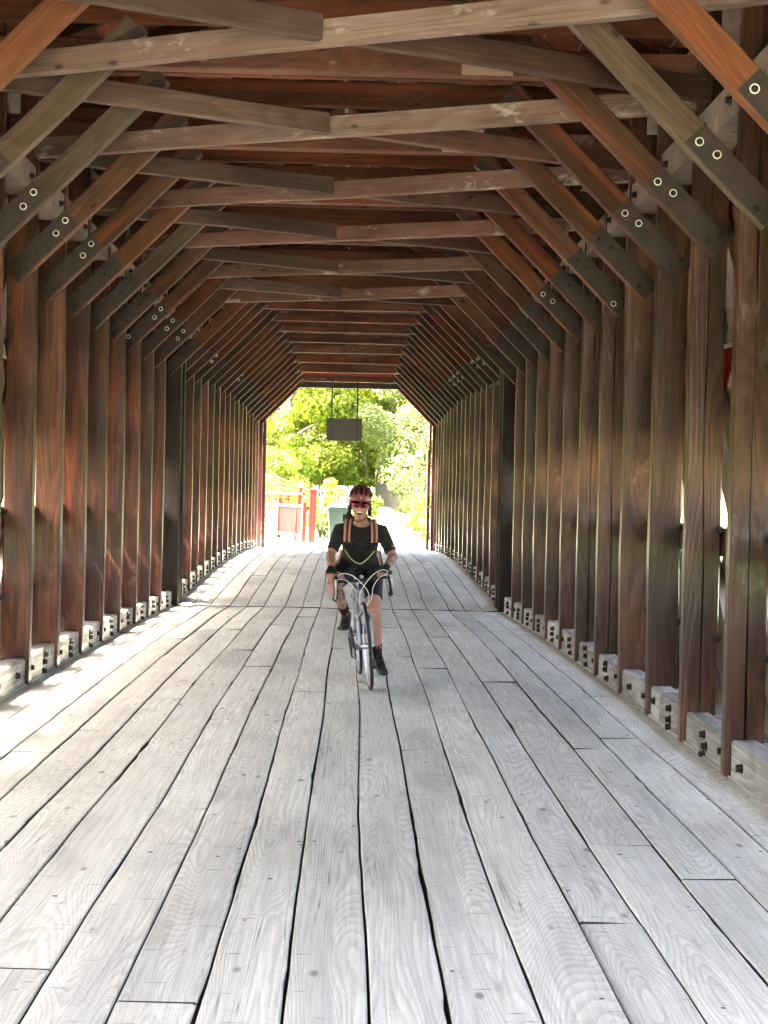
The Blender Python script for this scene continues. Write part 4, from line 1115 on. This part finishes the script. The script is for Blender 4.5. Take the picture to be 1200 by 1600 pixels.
# sleeve print
MB().tube([lerp(shR, elR, .52) + Vector((.048, -.026, 0)), lerp(shR, elR, .58) + Vector((.030, -.044, .004))], [(.0035, .010)] * 2, 6, up=(0, -1, .2)).obj('sleeve_print', M['teeth'], root)
for kn, an, to in ((kneL, ankL, toeL), (kneR, ankR, toeR)):
    sk = MB(); sk.tube([lerp(kn, an, .72), lerp(kn, an, .86), an, an + Vector((0, 0, -.03))], [.0425, .038, .036, .037], 16)
    sk.obj('sock', M['sock'], root, True)
    s2 = MB(); dn = Vector((0, 0, -.052))
    fd = (to - an); fd.z = 0; fd.normalize()
    s2.tube([an + dn - fd * .062, an + dn - fd * .045 + Vector((0, 0, .012)), an + dn + fd * .02 + Vector((0, 0, .018)), lerp(an, to, .62) + Vector((0, 0, -.026)), to + Vector((0, 0, -.022)), to + fd * .055 + Vector((0, 0, -.024)), to + fd * .075 + Vector((0, 0, -.026))],
            [(.022, .022), (.038, .033), (.042, .037), (.034, .042), (.026, .046), (.020, .036), (.010, .018)], 16, up=(0, 0, 1))
    s2.tube([an + Vector((0, -.004, -.005)), an + Vector((0, 0, -.05))], [.039, .042], 14)
    so_ = remesh(s2, 'shoe', [M['shoe']], .006, 2, .5, None, root)
    lc = MB()
    for q in range(3):
        c_ = lerp(an, to, .45 + .22 * q) + Vector((0, 0, .016 - .006 * q)) + fd * .01
        lc.tube([c_ + Vector((-.035, 0, -.02)), c_ + Vector((-.015, 0, .0)), c_ + Vector((.015, 0, .0)), c_ + Vector((.035, 0, -.02))], .004, 6)
    lc.obj('laces', M['cloth_black'], so_, True)
# half finger gloves
for wr, tg, ou in ((wrL, tgL, -1), (wrR, tgR, 1)):
    dv = (tg - wr).normalized(); side = dv.cross(Vector((0, 0, 1))).normalized(); upv = side.cross(dv)
    g_ = MB(); g_.tube([wr - dv * .022, wr + dv * .02, wr + dv * .055, wr + dv * .084], [(.026, .031), (.0205, .038), (.020, .0435), (.0175, .041)], 14, up=tuple(upv))
    for i in range(4):
        o_ = (-.028 + .0187 * i) * ou; b0 = wr + dv * .078 + side * o_
        g_.tube([b0 - dv * .012, b0 + dv * .014 - upv * .004], .0118, 8)
    t0 = wr + dv * .03 + side * (-.026 * ou); g_.tube([t0, t0 + dv * .014 + side * (-.013 * ou) - upv * .008], .014, 8)
    remesh(g_, 'glove', [M['cloth_black']], .0045, 2, .5, None, root)
# hair: strands hanging from under the helmet, both sides
hr = MB(); hr.ellipsoid(H(0, .052, .02), (.080, .088, .082))
q_ = random.Random(3)
for s_ in (-1, 1):
    for k in range(7):
        x_ = s_ * (.070 + q_.uniform(-.004, .012)); y_ = .0 + .012 * k
        hr.tube([H(x_ * .95, y_, .03), H(x_ * 1.05, y_ + .005, -.03), H(x_ * (1.08 + q_.uniform(-.08, .1)), y_ + .01, -.055 - q_.uniform(0, .02)), H(x_ * (1.1 + q_.uniform(-.1, .35)), y_ + .01, -.075 - q_.uniform(0, .025))], [.010, .011, .007, .002], 6)
remesh(hr, 'hair', [M['hair']], .004, 1, .4, None, root)
# mouth and teeth
MB().ellipsoid(H(0, -.0665, -.061), (.025, .0095, .0155)).obj('mouth', M['mouth'], root, True)
MB().tube([H(-.020, -.0700, -.0535), H(-.008, -.0765, -.0525), H(.008, -.0765, -.0525), H(.020, -.0700, -.0535)], [(.0022, .0062)] * 4, 8, up=(0, -1, 0)).obj('teeth', M['teeth'], root, True)
MB().tube([H(-.029, -.063, -.050), H(-.013, -.0815, -.0455), H(.013, -.0815, -.0455), H(.029, -.063, -.050)], .0026, 8).tube([H(-.028, -.061, -.055), H(-.012, -.0735, -.078), H(.012, -.0735, -.078), H(.028, -.061, -.055)], .0026, 8).obj('lips', M['lip'], root, True)
# sunglasses
kl = NT('red_mirror_lens'); M['lens'] = kl.set(Base_Color=(0.13, 0.008, 0.02), Roughness=.12, Metallic=.6)
gl = empty('sunglasses', (0, 0, 0)); gl.parent = root
for s_ in (-1, 1):
    m = MB(); NXX = 8; vs = []; fs = []
    for i in range(NXX + 1):
        u = i / NXX; x_ = s_ * (.006 + .062 * u); yv = -.094 + .040 * u * u
        top = .030 - .004 * u; bot = -.012 - .010 * sin(pi * min(1, u * 1.1)) + .016 * u * u
        for dy in (0, .003): vs += [H(x_, yv + dy, top), H(x_, yv + dy - .003, (top + bot) / 2), H(x_, yv + dy, bot)]
    for i in range(NXX):
        a = i * 6
        fs += [(a, a + 6, a + 7, a + 1), (a + 1, a + 7, a + 8, a + 2), (a + 3, a + 4, a + 10, a + 9), (a + 4, a + 5, a + 11, a + 10), (a, a + 3, a + 9, a + 6), (a + 2, a + 8, a + 11, a + 5)]
    m.add(vs, fs).obj('lens', M['lens'], gl, True, fix=True)
    part('temple', [H(s_ * .068, -.054, .020), H(s_ * .076, -.01, .015), H(s_ * .077, .03, .008)], .003, M['frame_white'], 6, parent=gl)
part('frame', [H(-.069, -.054, .028), H(-.045, -.078, .034), H(-.02, -.092, .034), H(0, -.097, .031), H(.02, -.092, .034), H(.045, -.078, .034), H(.069, -.054, .028)], .0042, M['black_gloss'], 8, parent=gl)
# helmet: moulded shell with a brim line and two rows of dark vents
he = empty('helmet', (0, 0, 0)); he.parent = root
hc = Vector((0, .028, .058)); hrx, hry, hrz = .094, .130, .102
def hp_(az, el, k_=1.0):   # az: across, el: from brow over the crown to the back
    v = Vector((sin(az) * hrx * k_, -cos(el) * cos(az) * hry * k_, sin(el) * cos(az) * hrz * k_))
    return H(*(hc + v))
NA, NE = 40, 30
vs = []; fs = []
for i in range(NE + 1):
    el = -.22 + (pi + .30) * i / NE
    for k in range(NA + 1):
        az = -pi / 2 + pi * k / NA
        ridge = 1 + .022 * cos(az * 7.2) * max(0, sin(max(0, min(pi, el + .1))))      # moulded ribs
        vs.append(hp_(az, el, ridge if abs(az) < 1.4 else 1))
for i in range(NE):
    for k in range(NA): fs.append((i * (NA + 1) + k, i * (NA + 1) + k + 1, (i + 1) * (NA + 1) + k + 1, (i + 1) * (NA + 1) + k))
MB().add(vs, fs).obj('shell', M['helmet'], he, True, fix=True)
rim = [H(*(hc + Vector((sin(t) * hrx * .985, -cos(t) * hry * .97, -.022)))) for t in [k * 2 * pi / 28 for k in range(29)]]
MB().tube(rim, [(.007, .005)] * 29, 8, up=(0, 0, 1), cap=False).obj('rim', M['helmet'], he, True)
for az, e0, e1, wd in ((0, .22, .98, .15), (.44, .20, .95, .15), (-.44, .20, .95, .15), (.88, .12, .88, .14), (-.88, .12, .88, .14),
                       (.22, 1.02, 1.65, .12), (-.22, 1.02, 1.65, .12), (.66, 1.0, 1.6, .12), (-.66, 1.0, 1.6, .12), (1.18, .5, 1.2, .07), (-1.18, .5, 1.2, .07)):
    vs = []; fs = []; n_ = 8
    for q in range(n_ + 1):
        t = q / n_; ww = wd * (sin(pi * (.08 + .84 * t)) ** .6)
        for dz_ in (-1, -.5, 0, .5, 1): vs.append(hp_(az + dz_ * ww, e0 + (e1 - e0) * t, 1.032))
        for dz_ in (-1, -.5, 0, .5, 1): vs.append(hp_(az + dz_ * ww, e0 + (e1 - e0) * t, .99))
    for q in range(n_):
        b_ = q * 10
        for k in range(4): fs += [(b_ + k, b_ + k + 1, b_ + k + 11, b_ + k + 10), (b_ + 5 + k, b_ + 15 + k, b_ + 16 + k, b_ + 6 + k)]
        fs += [(b_, b_ + 10, b_ + 15, b_ + 5), (b_ + 4, b_ + 9, b_ + 19, b_ + 14)]
    MB().add(vs, fs).obj('vent', M['helmet_dark'], he, True, fix=True)
part('chin_strap', [H(-.076, -.01, .02), H(-.070, -.022, -.06), H(-.040, -.045, -.112), H(0, -.055, -.128), H(.045, -.040, -.105), H(.072, -.018, -.05), H(.078, -.005, .02)], [(.003, .006)] * 7, M['cloth_black'], 6, parent=he)
# glowing-coloured hip belt strap and its tube
part('chest_belt', [W(-.055, 12.18, 1.095), W(-.01, 12.08, 1.035), W(.06, 12.03, .995), W(.12, 12.06, 1.03), W(.178, 12.17, 1.09)], .0055, plain('lime_strap', (.45, .50, .20), .5), 8, parent=root)

# ------------------------------------------------------------------ backpack
pack = empty('backpack', (BX, BY, BZ), label='dark backpack with dusty pink and maroon shoulder straps on the rider', cat='backpack')
bp = MB(); bp.tube([W(.055, 12.42, 1.10), W(.055, 12.38, 1.15), W(.055, 12.28, 1.27), W(.05, 12.24, 1.335), W(.05, 12.23, 1.36)], [(.09, .05), (.125, .075), (.13, .08), (.105, .06), (.05, .03)], 18, up=(1, 0, 0))
bp.obj('bag', plain('dark_pack_fabric', (.035, .03, .022), .8), pack, True)
part('top_pocket', [W(-.075, 12.19, 1.345), W(.0, 12.20, 1.352)], [(.03, .03)] * 2, plain('olive_pocket', (.05, .045, .03), .8), 10, parent=pack)
for s_, x_ in ((-1, -.035), (1, .168)):
    for off, mt_, w_ in ((-.018, 'strap_pink', .0085), (0, 'strap_dark', .009), (.018, 'strap_pink', .0085)):
        pts = [W(x_ + off - s_ * .012, 12.20, 1.325), W(x_ + off - s_ * .006, 12.135, 1.345), W(x_ + off, 12.06, 1.325), W(x_ + off + s_ * .004, 12.015, 1.27), W(x_ + off + s_ * .007, 11.99, 1.21), W(x_ + off + s_ * .006, 11.998, 1.165)]
        MB().tube(pts, [(w_, .004)] * len(pts), 8, up=(1, 0, 0)).obj('shoulder_strap', M[mt_], pack, True)
    for off, mt_, w_ in ((-.008, 'strap_pink', .008), (.008, 'strap_dark', .007)):
        pts = [W(x_ + s_ * .045 + off, 12.17, 1.10), W(x_ + s_ * .055 + off, 12.20, 1.04), W(x_ + s_ * .07 + off, 12.24, .98)]
        MB().tube(pts, [(w_, .003)] * 3, 8, up=(1, 0, 0)).obj('webbing', M[mt_], pack, True)

K_ = .955
for o_ in (bike, root, pack):
    o_.location = Vector((0, 0, EYE)) + (Vector(o_.location) - Vector((0, 0, EYE))) * K_
    o_.scale = (K_, K_, K_)
